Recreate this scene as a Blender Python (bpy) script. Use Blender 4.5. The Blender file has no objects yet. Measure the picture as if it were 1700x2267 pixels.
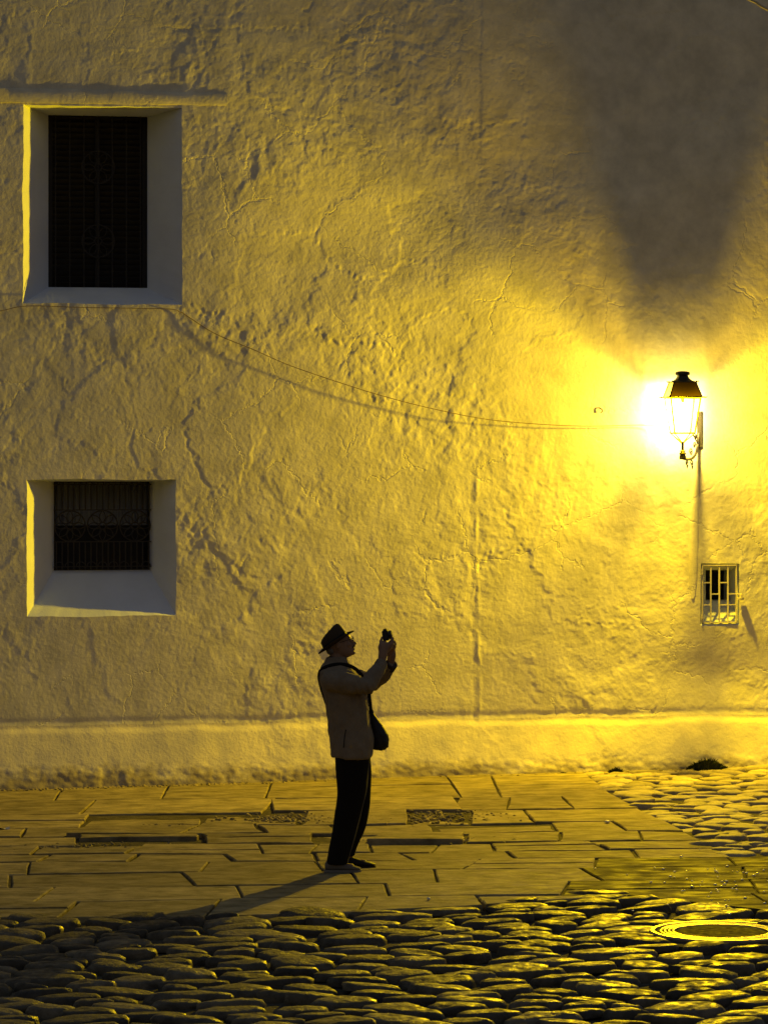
import bpy, bmesh, math, random
import numpy as np
from mathutils import Vector, Matrix, noise as mnoise

random.seed(7)
RNG = np.random.RandomState(11)
C = bpy.context.scene.collection
SC = bpy.context.scene

# ------------------------------------------------------------------ camera, sky, exposure
F = 7517.0            # focal length in photograph pixels (1700 wide)
HZ = 990.0            # photograph row of the horizon
CH = 3.05             # camera height
cam_d = bpy.data.cameras.new("camera")
cam = bpy.data.objects.new("camera", cam_d)
C.objects.link(cam)
cam.location = (0, 0, CH)
cam.rotation_euler = (math.radians(90), 0, 0)
cam_d.sensor_fit = 'HORIZONTAL'
cam_d.sensor_width = 36
cam_d.lens = 36 * F / 1700
cam_d.shift_y = (HZ - 1133.5) / 1700
cam_d.clip_start = 0.1
cam_d.clip_end = 2000
SC.camera = cam

world = bpy.data.worlds.new("World")
SC.world = world
world.use_nodes = True
wn = world.node_tree
wn.nodes.clear()
sky = wn.nodes.new('ShaderNodeTexSky')
sky.sky_type = 'NISHITA'
sky.sun_disc = False
sky.sun_elevation = math.radians(-2.0)
sky.sun_rotation = math.radians(0)
sky.air_density = 1.0
sky.dust_density = 2.0
sky.ozone_density = 1.0
bg = wn.nodes.new('ShaderNodeBackground')
bg.inputs['Strength'].default_value = 1.2
wo = wn.nodes.new('ShaderNodeOutputWorld')
wn.links.new(sky.outputs[0], bg.inputs[0])
wn.links.new(bg.outputs[0], wo.inputs[0])

SC.view_settings.view_transform = 'Standard'
SC.view_settings.look = 'None'
SC.view_settings.gamma = 1.0
SC.view_settings.exposure = 0.0
SC.view_settings.use_curve_mapping = False
SC.render.engine = 'CYCLES'
SC.cycles.use_denoising = True
SC.cycles.max_bounces = 6
SC.cycles.transparent_max_bounces = 12
SC.cycles.sample_clamp_indirect = 4.0

LAMP_POWER = 125.0     # watts-like strength of the street lantern
LAMP_COL = (1.0, 0.652, 0.0)
LAMP_CORE = 0.55
BACK_SIGN = 1.0
LAMP_LIN = 2.5
LAMP_QUAD = 7.2

# ------------------------------------------------------------------ geometry of the place
YW = 31.4                                   # wall plane distance straight ahead
PSI = math.atan(0.2)                        # wall recedes to the right
CP, SP = math.cos(PSI), math.sin(PSI)
WM = Matrix.Translation((0, YW, 0)) @ Matrix.Rotation(PSI, 4, 'Z')   # wall frame -> world
WMI = WM.inverted()


def gz(x):
    return 0.0105 * x


def ground(px, py):
    """point of the ground seen at a pixel of the photograph"""
    z = 0.0
    for _ in range(4):
        Y = F * (CH - z) / (py - HZ)
        X = (px - 850) / F * Y
        z = gz(X)
    return Vector((X, Y, z))


def wallp(px, py, yl=0.0):
    """(u, v) in the wall frame of a pixel, on the plane local y = yl"""
    o = WMI @ Vector((0, 0, CH))
    d = (WMI.to_3x3() @ Vector(((px - 850) / F, 1.0, (HZ - py) / F)))
    t = (yl - o.y) / d.y
    p = o + d * t
    return p.x, p.z


# ------------------------------------------------------------------ helpers
def link(o, parent=None):
    C.objects.link(o)
    if parent is not None:
        o.parent = parent
    return o


def tag(o, label=None, cat=None, group=None, kind=None):
    if label: o['label'] = label
    if cat: o['category'] = cat
    if group: o['group'] = group
    if kind: o['kind'] = kind
    return o


def empty(name, loc=(0, 0, 0), rz=0.0, label=None, cat=None, group=None, kind=None, parent=None):
    o = bpy.data.objects.new(name, None)
    o.empty_display_size = 0.2
    o.location = loc
    o.rotation_euler = (0, 0, rz)
    link(o, parent)
    return tag(o, label, cat, group, kind)


def mesh_obj(name, verts, faces, m, parent=None, smooth=True, sharp=None):
    me = bpy.data.meshes.new(name)
    me.from_pydata([tuple(v) for v in verts], [], faces)
    me.update()
    if smooth:
        me.polygons.foreach_set('use_smooth', [True] * len(me.polygons))
        if sharp is not None:
            me.set_sharp_from_angle(angle=math.radians(sharp))
    if m: me.materials.append(m)
    o = bpy.data.objects.new(name, me)
    return link(o, parent)


def quads_np(name, V, Q, m, parent=None, smooth=True):
    used, inv = np.unique(Q.ravel(), return_inverse=True)
    V = V[used]; Q = inv.reshape(Q.shape)
    me = bpy.data.meshes.new(name)
    me.vertices.add(len(V)); me.vertices.foreach_set('co', V.astype(np.float32).ravel())
    me.loops.add(Q.size); me.loops.foreach_set('vertex_index', Q.astype(np.int32).ravel())
    me.polygons.add(len(Q))
    me.polygons.foreach_set('loop_start', np.arange(0, Q.size, 4, dtype=np.int32))
    me.polygons.foreach_set('loop_total', np.full(len(Q), 4, dtype=np.int32))
    me.polygons.foreach_set('use_smooth', np.full(len(Q), smooth))
    me.update(calc_edges=True)
    me.materials.append(m)
    o = bpy.data.objects.new(name, me)
    return link(o, parent)


class MB:
    """collects shapes into one mesh"""
    def __init__(s): s.v = []; s.f = []
    def add(s, v, f):
        b = len(s.v)
        s.v += [tuple(p) for p in v]
        s.f += [tuple(i + b for i in q) for q in f]
        return s
    def box(s, c, d, rot=None, bev=0.0):
        bm = bmesh.new()
        bmesh.ops.create_cube(bm, size=1)
        bmesh.ops.scale(bm, vec=d, verts=bm.verts)
        if bev > 0:
            bmesh.ops.bevel(bm, geom=bm.edges[:], offset=bev, segments=2, affect='EDGES')
        M = Matrix.Translation(c) @ (rot.to_4x4() if rot else Matrix())
        bm.verts.ensure_lookup_table()
        for i, v in enumerate(bm.verts): v.index = i
        s.add([M @ v.co for v in bm.verts], [[v.index for v in f.verts] for f in bm.faces])
        bm.free()
        return s
    def tube(s, pts, r, n=8, cap=True, b=None):
        pts = [Vector(p) for p in pts]
        rr = r if isinstance(r, (list, tuple)) else [r] * len(pts)
        vs = []; fs = []
        up = Vector((0, 1, 0.01)).normalized()
        for i, p in enumerate(pts):
            t = (pts[min(i + 1, len(pts) - 1)] - pts[max(i - 1, 0)]).normalized()
            if abs(t.dot(up)) > 0.97: up = Vector((1, 0, 0.02)).normalized()
            a = t.cross(up).normalized(); c = t.cross(a).normalized()
            rb = rr[i] if b is None else (b[i] if isinstance(b, (list, tuple)) else b)
            for k in range(n):
                th = 2 * math.pi * k / n
                vs.append(p + a * math.cos(th) * rr[i] + c * math.sin(th) * rb)
        for i in range(len(pts) - 1):
            for k in range(n):
                k2 = (k + 1) % n
                fs.append((i * n + k, i * n + k2, (i + 1) * n + k2, (i + 1) * n + k))
        if cap:
            fs.append(tuple(range(n))[::-1]); fs.append(tuple((len(pts) - 1) * n + k for k in range(n)))
        return s.add(vs, fs)
    def lathe(s, prof, c=(0, 0, 0), n=24, M=None):
        vs = []; fs = []
        for r, z in prof:
            for k in range(n):
                th = 2 * math.pi * k / n
                p = Vector((r * math.cos(th), r * math.sin(th), z))
                if M: p = M @ p
                vs.append(p + Vector(c))
        for i in range(len(prof) - 1):
            for k in range(n):
                k2 = (k + 1) % n
                fs.append((i * n + k, i * n + k2, (i + 1) * n + k2, (i + 1) * n + k))
        fs.append(tuple(range(n))[::-1]); fs.append(tuple((len(prof) - 1) * n + k for k in range(n)))
        return s.add(vs, fs)
    def build(s, name, m, parent=None, smooth=True, sharp=35):
        return mesh_obj(name, s.v, s.f, m, parent, smooth, sharp)


def bez(pts, n=8):
    """Catmull-Rom through points"""
    P = [Vector(p) for p in pts]
    P = [2 * P[0] - P[1]] + P + [2 * P[-1] - P[-2]]
    out = []
    for i in range(1, len(P) - 2):
        for k in range(n):
            t = k / n
            a, b, c, d = P[i - 1], P[i], P[i + 1], P[i + 2]
            out.append(0.5 * ((2 * b) + (c - a) * t + (2 * a - 5 * b + 4 * c - d) * t * t + (3 * b - a - 3 * c + d) * t ** 3))
    out.append(P[-2])
    return out


# numpy noise -------------------------------------------------------
_pm = RNG.permutation(256); _pm = np.concatenate([_pm, _pm])
_ang = RNG.rand(256) * 2 * np.pi
_gx, _gy = np.cos(_ang), np.sin(_ang)


def P2(x, y, s=0):
    x = np.asarray(x, float) + s * 17.31; y = np.asarray(y, float) + s * 5.77
    xi = np.floor(x).astype(int); yi = np.floor(y).astype(int)
    fx = x - xi; fy = y - yi
    ux = fx * fx * fx * (fx * (fx * 6 - 15) + 10); uy = fy * fy * fy * (fy * (fy * 6 - 15) + 10)
    def g(a, b, dx, dy):
        h = _pm[_pm[a & 255] + (b & 255)]
        return _gx[h] * dx + _gy[h] * dy
    n00 = g(xi, yi, fx, fy); n10 = g(xi + 1, yi, fx - 1, fy)
    n01 = g(xi, yi + 1, fx, fy - 1); n11 = g(xi + 1, yi + 1, fx - 1, fy - 1)
    return 1.5 * ((n00 * (1 - ux) + n10 * ux) * (1 - uy) + (n01 * (1 - ux) + n11 * ux) * uy)


def worley(x, y, s=0):
    """F1, F2 distances and a random value per cell"""
    xi = np.floor(x).astype(int); yi = np.floor(y).astype(int)
    f1 = np.full(x.shape, 9.0); f2 = np.full(x.shape, 9.0); cid = np.zeros(x.shape); cx = np.zeros(x.shape); cy = np.zeros(x.shape)
    for dx in (-1, 0, 1):
        for dy in (-1, 0, 1):
            a = xi + dx; b = yi + dy
            h = _pm[_pm[(a + s * 7) & 255] + ((b + s * 13) & 255)]
            h2 = _pm[(h + 57) & 255]
            qx = a + 0.1 + 0.8 * h / 255.0; qy = b + 0.1 + 0.8 * h2 / 255.0
            d = np.hypot(x - qx, y - qy)
            closer = d < f1
            f2 = np.where(closer, f1, np.minimum(f2, d))
            cid = np.where(closer, _pm[(h2 + 91) & 255] / 255.0, cid)
            cx = np.where(closer, x - qx, cx); cy = np.where(closer, y - qy, cy)
            f1 = np.where(closer, d, f1)
    return f1, f2, cid, cx, cy


def sstep(a, b, x):
    t = np.clip((x - a) / (b - a), 0, 1)
    return t * t * (3 - 2 * t)


# ------------------------------------------------------------------ materials
def mat(name, col, rough=0.8, metal=0.0, noise=0.0, nscale=8.0, bump=0.0, bscale=40.0, spec=0.5, rvar=0.0,
        col2=None, wet=False, coords='Object', sheen=0.0, stretch=None):
    m = bpy.data.materials.new(name); m.use_nodes = True
    nt = m.node_tree; b = nt.nodes['Principled BSDF']
    b.inputs['Base Color'].default_value = (*col, 1)
    b.inputs['Roughness'].default_value = rough
    b.inputs['Metallic'].default_value = metal
    b.inputs['Specular IOR Level'].default_value = spec
    if sheen: b.inputs['Sheen Weight'].default_value = sheen
    tc = nt.nodes.new('ShaderNodeTexCoord')
    if coords == 'World':
        geo = nt.nodes.new('ShaderNodeNewGeometry'); src = geo.outputs['Position']
    else:
        src = tc.outputs['Object']
    src0 = src
    if stretch:
        mpn = nt.nodes.new('ShaderNodeMapping'); mpn.inputs['Scale'].default_value = stretch
        nt.links.new(src, mpn.inputs['Vector']); src = mpn.outputs[0]
    if noise > 0 or col2:
        n = nt.nodes.new('ShaderNodeTexNoise'); n.inputs['Scale'].default_value = nscale
        n.inputs['Detail'].default_value = 6; n.inputs['Roughness'].default_value = 0.65
        nt.links.new(src, n.inputs['Vector'])
        r = nt.nodes.new('ShaderNodeValToRGB')
        c2 = col2 or tuple(c * (1 - noise) for c in col)
        c1 = tuple(min(1, c * (1 + noise * 0.5)) for c in col)
        r.color_ramp.elements[0].position = 0.35; r.color_ramp.elements[1].position = 0.68
        r.color_ramp.elements[0].color = (*c2, 1); r.color_ramp.elements[1].color = (*c1, 1)
        nt.links.new(n.outputs['Fac'], r.inputs[0]); nt.links.new(r.outputs[0], b.inputs['Base Color'])
    if rvar > 0:
        n3 = nt.nodes.new('ShaderNodeTexNoise'); n3.inputs['Scale'].default_value = nscale * 1.7; n3.inputs['Detail'].default_value = 4
        nt.links.new(src, n3.inputs['Vector'])
        mr = nt.nodes.new('ShaderNodeMapRange')
        mr.inputs['From Min'].default_value = 0.35; mr.inputs['From Max'].default_value = 0.65
        mr.inputs['To Min'].default_value = max(0.03, rough - rvar); mr.inputs['To Max'].default_value = min(1, rough + rvar)
        nt.links.new(n3.outputs['Fac'], mr.inputs['Value']); nt.links.new(mr.outputs[0], b.inputs['Roughness'])
    if bump > 0:
        n2 = nt.nodes.new('ShaderNodeTexNoise'); n2.inputs['Scale'].default_value = bscale
        n2.inputs['Detail'].default_value = 7; n2.inputs['Roughness'].default_value = 0.6
        nt.links.new(src, n2.inputs['Vector'])
        bp = nt.nodes.new('ShaderNodeBump'); bp.inputs['Strength'].default_value = 1.0
        bp.inputs['Distance'].default_value = bump
        nt.links.new(n2.outputs['Fac'], bp.inputs['Height']); nt.links.new(bp.outputs[0], b.inputs['Normal'])
    return m


M_PLASTER = mat('lime_plaster', (0.76, 0.73, 0.56), 0.92, noise=0.20, nscale=3.4, bump=0.0042, bscale=26, spec=0.15)
M_BASEPL = mat('base_plaster', (0.75, 0.69, 0.46), 0.9, noise=0.16, nscale=2.2, bump=0.004, bscale=40, spec=0.2, col2=(0.56, 0.53, 0.45))
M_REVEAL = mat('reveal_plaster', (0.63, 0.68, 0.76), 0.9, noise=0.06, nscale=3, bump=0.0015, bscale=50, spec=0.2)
M_SLAB = [mat('paving_stone_%d' % i, c, 0.82, noise=0.5, nscale=4.5, bump=0.010, bscale=12, rvar=0.1, coords='World', spec=0.10, stretch=(0.9, 1.3, 1.2))
          for i, c in enumerate([(0.27, 0.225, 0.12), (0.225, 0.187, 0.10), (0.30, 0.25, 0.135), (0.245, 0.205, 0.112)])]
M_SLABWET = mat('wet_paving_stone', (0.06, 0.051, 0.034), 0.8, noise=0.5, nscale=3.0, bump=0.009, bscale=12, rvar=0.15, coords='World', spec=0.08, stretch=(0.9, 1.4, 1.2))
M_MORTAR = mat('earth_joint', (0.07, 0.06, 0.04), 0.95, noise=0.5, nscale=9, bump=0.012, bscale=30, coords='World', spec=0.15)
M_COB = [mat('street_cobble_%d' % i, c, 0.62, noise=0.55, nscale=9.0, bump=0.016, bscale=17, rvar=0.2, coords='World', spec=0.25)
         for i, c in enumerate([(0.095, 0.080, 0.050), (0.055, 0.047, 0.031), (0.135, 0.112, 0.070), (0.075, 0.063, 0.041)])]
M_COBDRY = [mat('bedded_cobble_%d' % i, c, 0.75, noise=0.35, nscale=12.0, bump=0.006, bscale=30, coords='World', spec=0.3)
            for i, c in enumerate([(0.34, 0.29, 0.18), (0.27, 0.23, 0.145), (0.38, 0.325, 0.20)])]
M_GROUND = mat('ground_earth', (0.06, 0.055, 0.045), 0.9, noise=0.3, nscale=2, coords='World', spec=0.2)
M_IRON = mat('black_iron', (0.022, 0.018, 0.014), 0.6, metal=0.0, noise=0.3, nscale=30)
M_RUST = mat('rusty_iron', (0.05, 0.030, 0.018), 0.75, noise=0.4, nscale=30)
M_SHUT = mat('dark_wood', (0.012, 0.009, 0.006), 0.7, noise=0.4, nscale=20)
M_DARK = mat('dark_interior', (0.01, 0.009, 0.008), 0.9)
M_WHITEBAR = mat('painted_bar', (0.62, 0.58, 0.46), 0.6, noise=0.2, nscale=20)
M_LAMPIRON = mat('lantern_iron', (0.05, 0.042, 0.025), 0.55, metal=0.2, noise=0.3, nscale=30)
M_CABLE = mat('cable_sheath', (0.22, 0.15, 0.07), 0.7)
M_STEEL = mat('worn_cast_iron', (0.34, 0.30, 0.22), 0.38, metal=0.85, noise=0.3, nscale=20, bump=0.002, bscale=60, rvar=0.1)
M_LID = mat('dark_cast_iron', (0.02, 0.017, 0.012), 0.9, metal=0.0, spec=0.05, noise=0.4, nscale=14, bump=0.006, bscale=30, rvar=0.15)
M_JACKET = mat('khaki_cloth', (0.20, 0.158, 0.105), 0.9, noise=0.15, nscale=12, bump=0.002, bscale=60, spec=0.15)
M_TROUSER = mat('black_cloth', (0.008, 0.007, 0.006), 0.9, spec=0.15)
M_SKIN = mat('skin', (0.24, 0.145, 0.09), 0.6, spec=0.3)
M_HAT = mat('brown_felt', (0.05, 0.036, 0.022), 0.95, bump=0.001, bscale=90, spec=0.1)
M_BAND = mat('black_ribbon', (0.010, 0.008, 0.007), 0.7, spec=0.2)
M_STRAP = mat('black_webbing', (0.008, 0.007, 0.006), 0.8, spec=0.2)
M_BAG = mat('black_leather', (0.010, 0.008, 0.007), 0.6, bump=0.001, bscale=60, spec=0.3)
M_SHOE = mat('grey_suede', (0.13, 0.115, 0.09), 0.85, spec=0.2)
M_SHOE2 = mat('sole_rubber', (0.16, 0.15, 0.13), 0.8)
M_CAMERA = mat('black_plastic', (0.012, 0.012, 0.013), 0.4)
M_CHROME = mat('camera_metal', (0.5, 0.5, 0.5), 0.25, metal=1.0)
M_SHIRT = mat('dark_shirt', (0.03, 0.02, 0.016), 0.9)
M_WEED = mat('weed_leaf', (0.035, 0.05, 0.014), 0.7, noise=0.4, nscale=40)
M_PALE = mat('pale_stone', (0.7, 0.66, 0.55), 0.6)
M_SKYGLASS = mat('window_glass', (0.02, 0.02, 0.022), 0.12, spec=0.6)


def add_cracks(m, scale, width, depth, seed):
    """hairline cracks as fine relief on top of the plaster's grain"""
    nt = m.node_tree; b = nt.nodes['Principled BSDF']
    old = b.inputs['Normal'].links[0].from_socket
    tc = nt.nodes.new('ShaderNodeTexCoord')
    n = nt.nodes.new('ShaderNodeTexNoise'); n.inputs['Scale'].default_value = 2.6; n.inputs['Detail'].default_value = 5; n.inputs['Roughness'].default_value = 0.72
    sub = nt.nodes.new('ShaderNodeVectorMath'); sub.operation = 'MULTIPLY_ADD'; sub.inputs[1].default_value = (.34, .34, .34)
    nt.links.new(tc.outputs['Object'], n.inputs['Vector']); nt.links.new(n.outputs['Color'], sub.inputs[0]); nt.links.new(tc.outputs['Object'], sub.inputs[2])
    off = nt.nodes.new('ShaderNodeVectorMath'); off.operation = 'MULTIPLY'; off.inputs[1].default_value = (1, 0, 0.9)
    nt.links.new(sub.outputs[0], off.inputs[0])
    v = nt.nodes.new('ShaderNodeTexVoronoi'); v.feature = 'DISTANCE_TO_EDGE'; v.inputs['Scale'].default_value = scale
    nt.links.new(off.outputs[0], v.inputs['Vector'])
    mr = nt.nodes.new('ShaderNodeMapRange'); mr.inputs['From Min'].default_value = 0; mr.inputs['From Max'].default_value = width
    mr.inputs['To Min'].default_value = 0; mr.inputs['To Max'].default_value = 1
    nt.links.new(v.outputs['Distance'], mr.inputs['Value'])
    n2 = nt.nodes.new('ShaderNodeTexNoise'); n2.inputs['Scale'].default_value = 1.1 + seed * .1; n2.inputs['Detail'].default_value = 3
    nt.links.new(tc.outputs['Object'], n2.inputs['Vector'])
    mk = nt.nodes.new('ShaderNodeMapRange'); mk.inputs['From Min'].default_value = 0.50; mk.inputs['From Max'].default_value = 0.57
    nt.links.new(n2.outputs['Fac'], mk.inputs['Value'])
    mx = nt.nodes.new('ShaderNodeMix'); mx.data_type = 'FLOAT'; mx.inputs[2].default_value = 1.0
    nt.links.new(mk.outputs[0], mx.inputs[0]); nt.links.new(mr.outputs[0], mx.inputs[3])
    bp = nt.nodes.new('ShaderNodeBump'); bp.inputs['Distance'].default_value = depth; bp.inputs['Strength'].default_value = 1
    nt.links.new(mx.outputs[0], bp.inputs['Height']); nt.links.new(old, bp.inputs['Normal']); nt.links.new(bp.outputs[0], b.inputs['Normal'])


def add_dirt(m, top, col):
    """splash dirt with a ragged upper edge at the foot of the wall"""
    nt = m.node_tree; b = nt.nodes['Principled BSDF']
    old = b.inputs['Base Color'].links[0].from_socket
    tc = nt.nodes.new('ShaderNodeTexCoord'); sp = nt.nodes.new('ShaderNodeSeparateXYZ'); nt.links.new(tc.outputs['Object'], sp.inputs[0])
    n = nt.nodes.new('ShaderNodeTexNoise'); n.inputs['Scale'].default_value = 4; n.inputs['Detail'].default_value = 8; n.inputs['Roughness'].default_value = .7
    nt.links.new(tc.outputs['Object'], n.inputs['Vector'])
    ma = nt.nodes.new('ShaderNodeMath'); ma.operation = 'MULTIPLY_ADD'; ma.inputs[1].default_value = -0.55; nt.links.new(n.outputs['Fac'], ma.inputs[0]); nt.links.new(sp.outputs['Z'], ma.inputs[2])
    mr = nt.nodes.new('ShaderNodeMapRange'); mr.inputs['From Min'].default_value = top - .30; mr.inputs['From Max'].default_value = top - .16; mr.inputs['To Min'].default_value = 0.85; mr.inputs['To Max'].default_value = 0
    nt.links.new(ma.outputs[0], mr.inputs['Value'])
    mx = nt.nodes.new('ShaderNodeMix'); mx.data_type = 'RGBA'; mx.inputs[7].default_value = (*col, 1)
    nt.links.new(mr.outputs[0], mx.inputs[0]); nt.links.new(old, mx.inputs[6]); nt.links.new(mx.outputs[2], b.inputs['Base Color'])


add_cracks(M_PLASTER, 1.7, 0.016, 0.003, 1)
add_dirt(M_BASEPL, 0.05, (0.26, 0.22, 0.13))


def glass_mat(name, tr, body, fac, translucent=True):
    m = bpy.data.materials.new(name); m.use_nodes = True
    nt = m.node_tree; nt.nodes.clear()
    o = nt.nodes.new('ShaderNodeOutputMaterial'); mx = nt.nodes.new('ShaderNodeMixShader')
    t = nt.nodes.new('ShaderNodeBsdfTransparent'); t.inputs[0].default_value = (*tr, 1)
    d = nt.nodes.new('ShaderNodeBsdfTranslucent' if translucent else 'ShaderNodeBsdfDiffuse'); d.inputs[0].default_value = (*body, 1)
    mx.inputs[0].default_value = fac
    nt.links.new(t.outputs[0], mx.inputs[1]); nt.links.new(d.outputs[0], mx.inputs[2]); nt.links.new(mx.outputs[0], o.inputs[0])
    return m


M_PANE = glass_mat('lantern_glass', (0.97, 0.97, 0.97), (0.9, 0.9, 0.9), 0.10)
M_ROOFPANE = glass_mat('amber_roof_glass', (0.84, 0.78, 0.4), (0.05, 0.03, 0.01), 0.06)
M_ROOFDARK = glass_mat('dark_roof_glass', (0, 0, 0), (0.0013, 0.0008, 0.0001), 1.0)  # roof front's darkness put into the glass colour; other panes stay clear amber
M_BULB = bpy.data.materials.new('lit_bulb'); M_BULB.use_nodes = True
_b = M_BULB.node_tree.nodes['Principled BSDF']
_b.inputs['Emission Color'].default_value = (1, 0.85, 0.6, 1); _b.inputs['Emission Strength'].default_value = 40

# ------------------------------------------------------------------ ground sheets
def sheet(name, pts, z, m, label=None):
    o = mesh_obj(name, [(x, y, gz(x) + z) for x, y in pts], [tuple(range(len(pts)))], m, None, smooth=False)
    return tag(o, label, None, None, 'structure')


g = mesh_obj('ground', [(-400, -300, -4.2 - 0.14), (400, -300, 4.2 - 0.14), (400, 500, 4.2 - 0.14), (-400, 500, -4.2 - 0.14)], [(0, 1, 2, 3)], M_GROUND, None, smooth=False)
tag(g, 'bare ground stretching beyond the paved street', None, None, 'structure')


def grid_sheet(name, x0, x1, y0, y1, step, z, amp, m, label):
    nx = int((x1 - x0) / step) + 1; ny = int((y1 - y0) / step) + 1
    X, Y = np.meshgrid(np.linspace(x0, x1, nx), np.linspace(y0, y1, ny))
    Z = gz(X) + z + amp * P2(X * 3, Y * 3, 3) + amp * 0.5 * P2(X * 9, Y * 9, 4)
    V = np.stack([X, Y, Z], -1).reshape(-1, 3)
    i = np.arange(ny * nx).reshape(ny, nx)
    Q = np.stack([i[:-1, :-1], i[:-1, 1:], i[1:, 1:], i[1:, :-1]], -1).reshape(-1, 4)
    o = quads_np(name, V, Q, m)
    return tag(o, label, None, None, 'structure')


# edge where paving meets the street cobbles, as (x, y) from the photograph
EDGE = [ground(a, b) for a, b in [(-400, 2036), (0, 2033), (384, 2032), (600, 2028), (820, 2018), (1055, 2008), (1200, 1992), (1352, 1977), (1420, 1995), (1500, 2010), (1700, 2022), (2000, 2030)]]
def edge_y(x):
    xs = [p.x for p in EDGE]; ys = [p.y for p in EDGE]
    return float(np.interp(x, xs, ys))


def patch_x(y):
    """left limit of the cobbled patch beside the wall"""
    return float(np.interp(y, [25.1, 30.6], [2.56, 1.85]))


PATCH_Y0 = 25.15
road = grid_sheet('street', -9, 9, 6, 22.9, 0.12, -0.044, 0.012, M_MORTAR, 'dark earth bed of the cobbled street in front of the paving')
pave = grid_sheet('pavement', -9, 9, 22.905, 34.5, 0.12, -0.016, 0.006, M_MORTAR, 'dark jointing bed under the stone slab pavement along the wall')

# ------------------------------------------------------------------ the wall
ROWS_V0 = 0.525
W1o = (*wallp(51, 671), *wallp(403, 237))      # u0, v0, u1, v1 (outer opening of the upper window)
W2o = (*wallp(59, 1367), *wallp(390, 1062))
W3o = (*wallp(1551, 1385), *wallp(1637, 1247))
D1, D2, D3 = 0.40, 0.40, 0.22
W1i = (*wallp(107, 635, D1), *wallp(326, 258, D1))
W2i = (*wallp(120, 1262, D2), *wallp(331, 1066, D2))
W3i = (*wallp(1562, 1330, D3), *wallp(1618, 1262, D3))
HOLES = [(W1o, W1i, D1), (W2o, W2i, D2), (W3o, W3i, D3)]


def blob(U, V, px, py, rx, ry, soft=0.35):
    cu, cv = wallp(px, py)
    d = np.sqrt(((U - cu) / (rx / 241.0)) ** 2 + ((V - cv) / (ry / 241.0)) ** 2) + 0.16 * P2(U * 3, V * 3, 9)
    return 1 - sstep(1 - soft, 1 + soft * 0.3, d)


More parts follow.
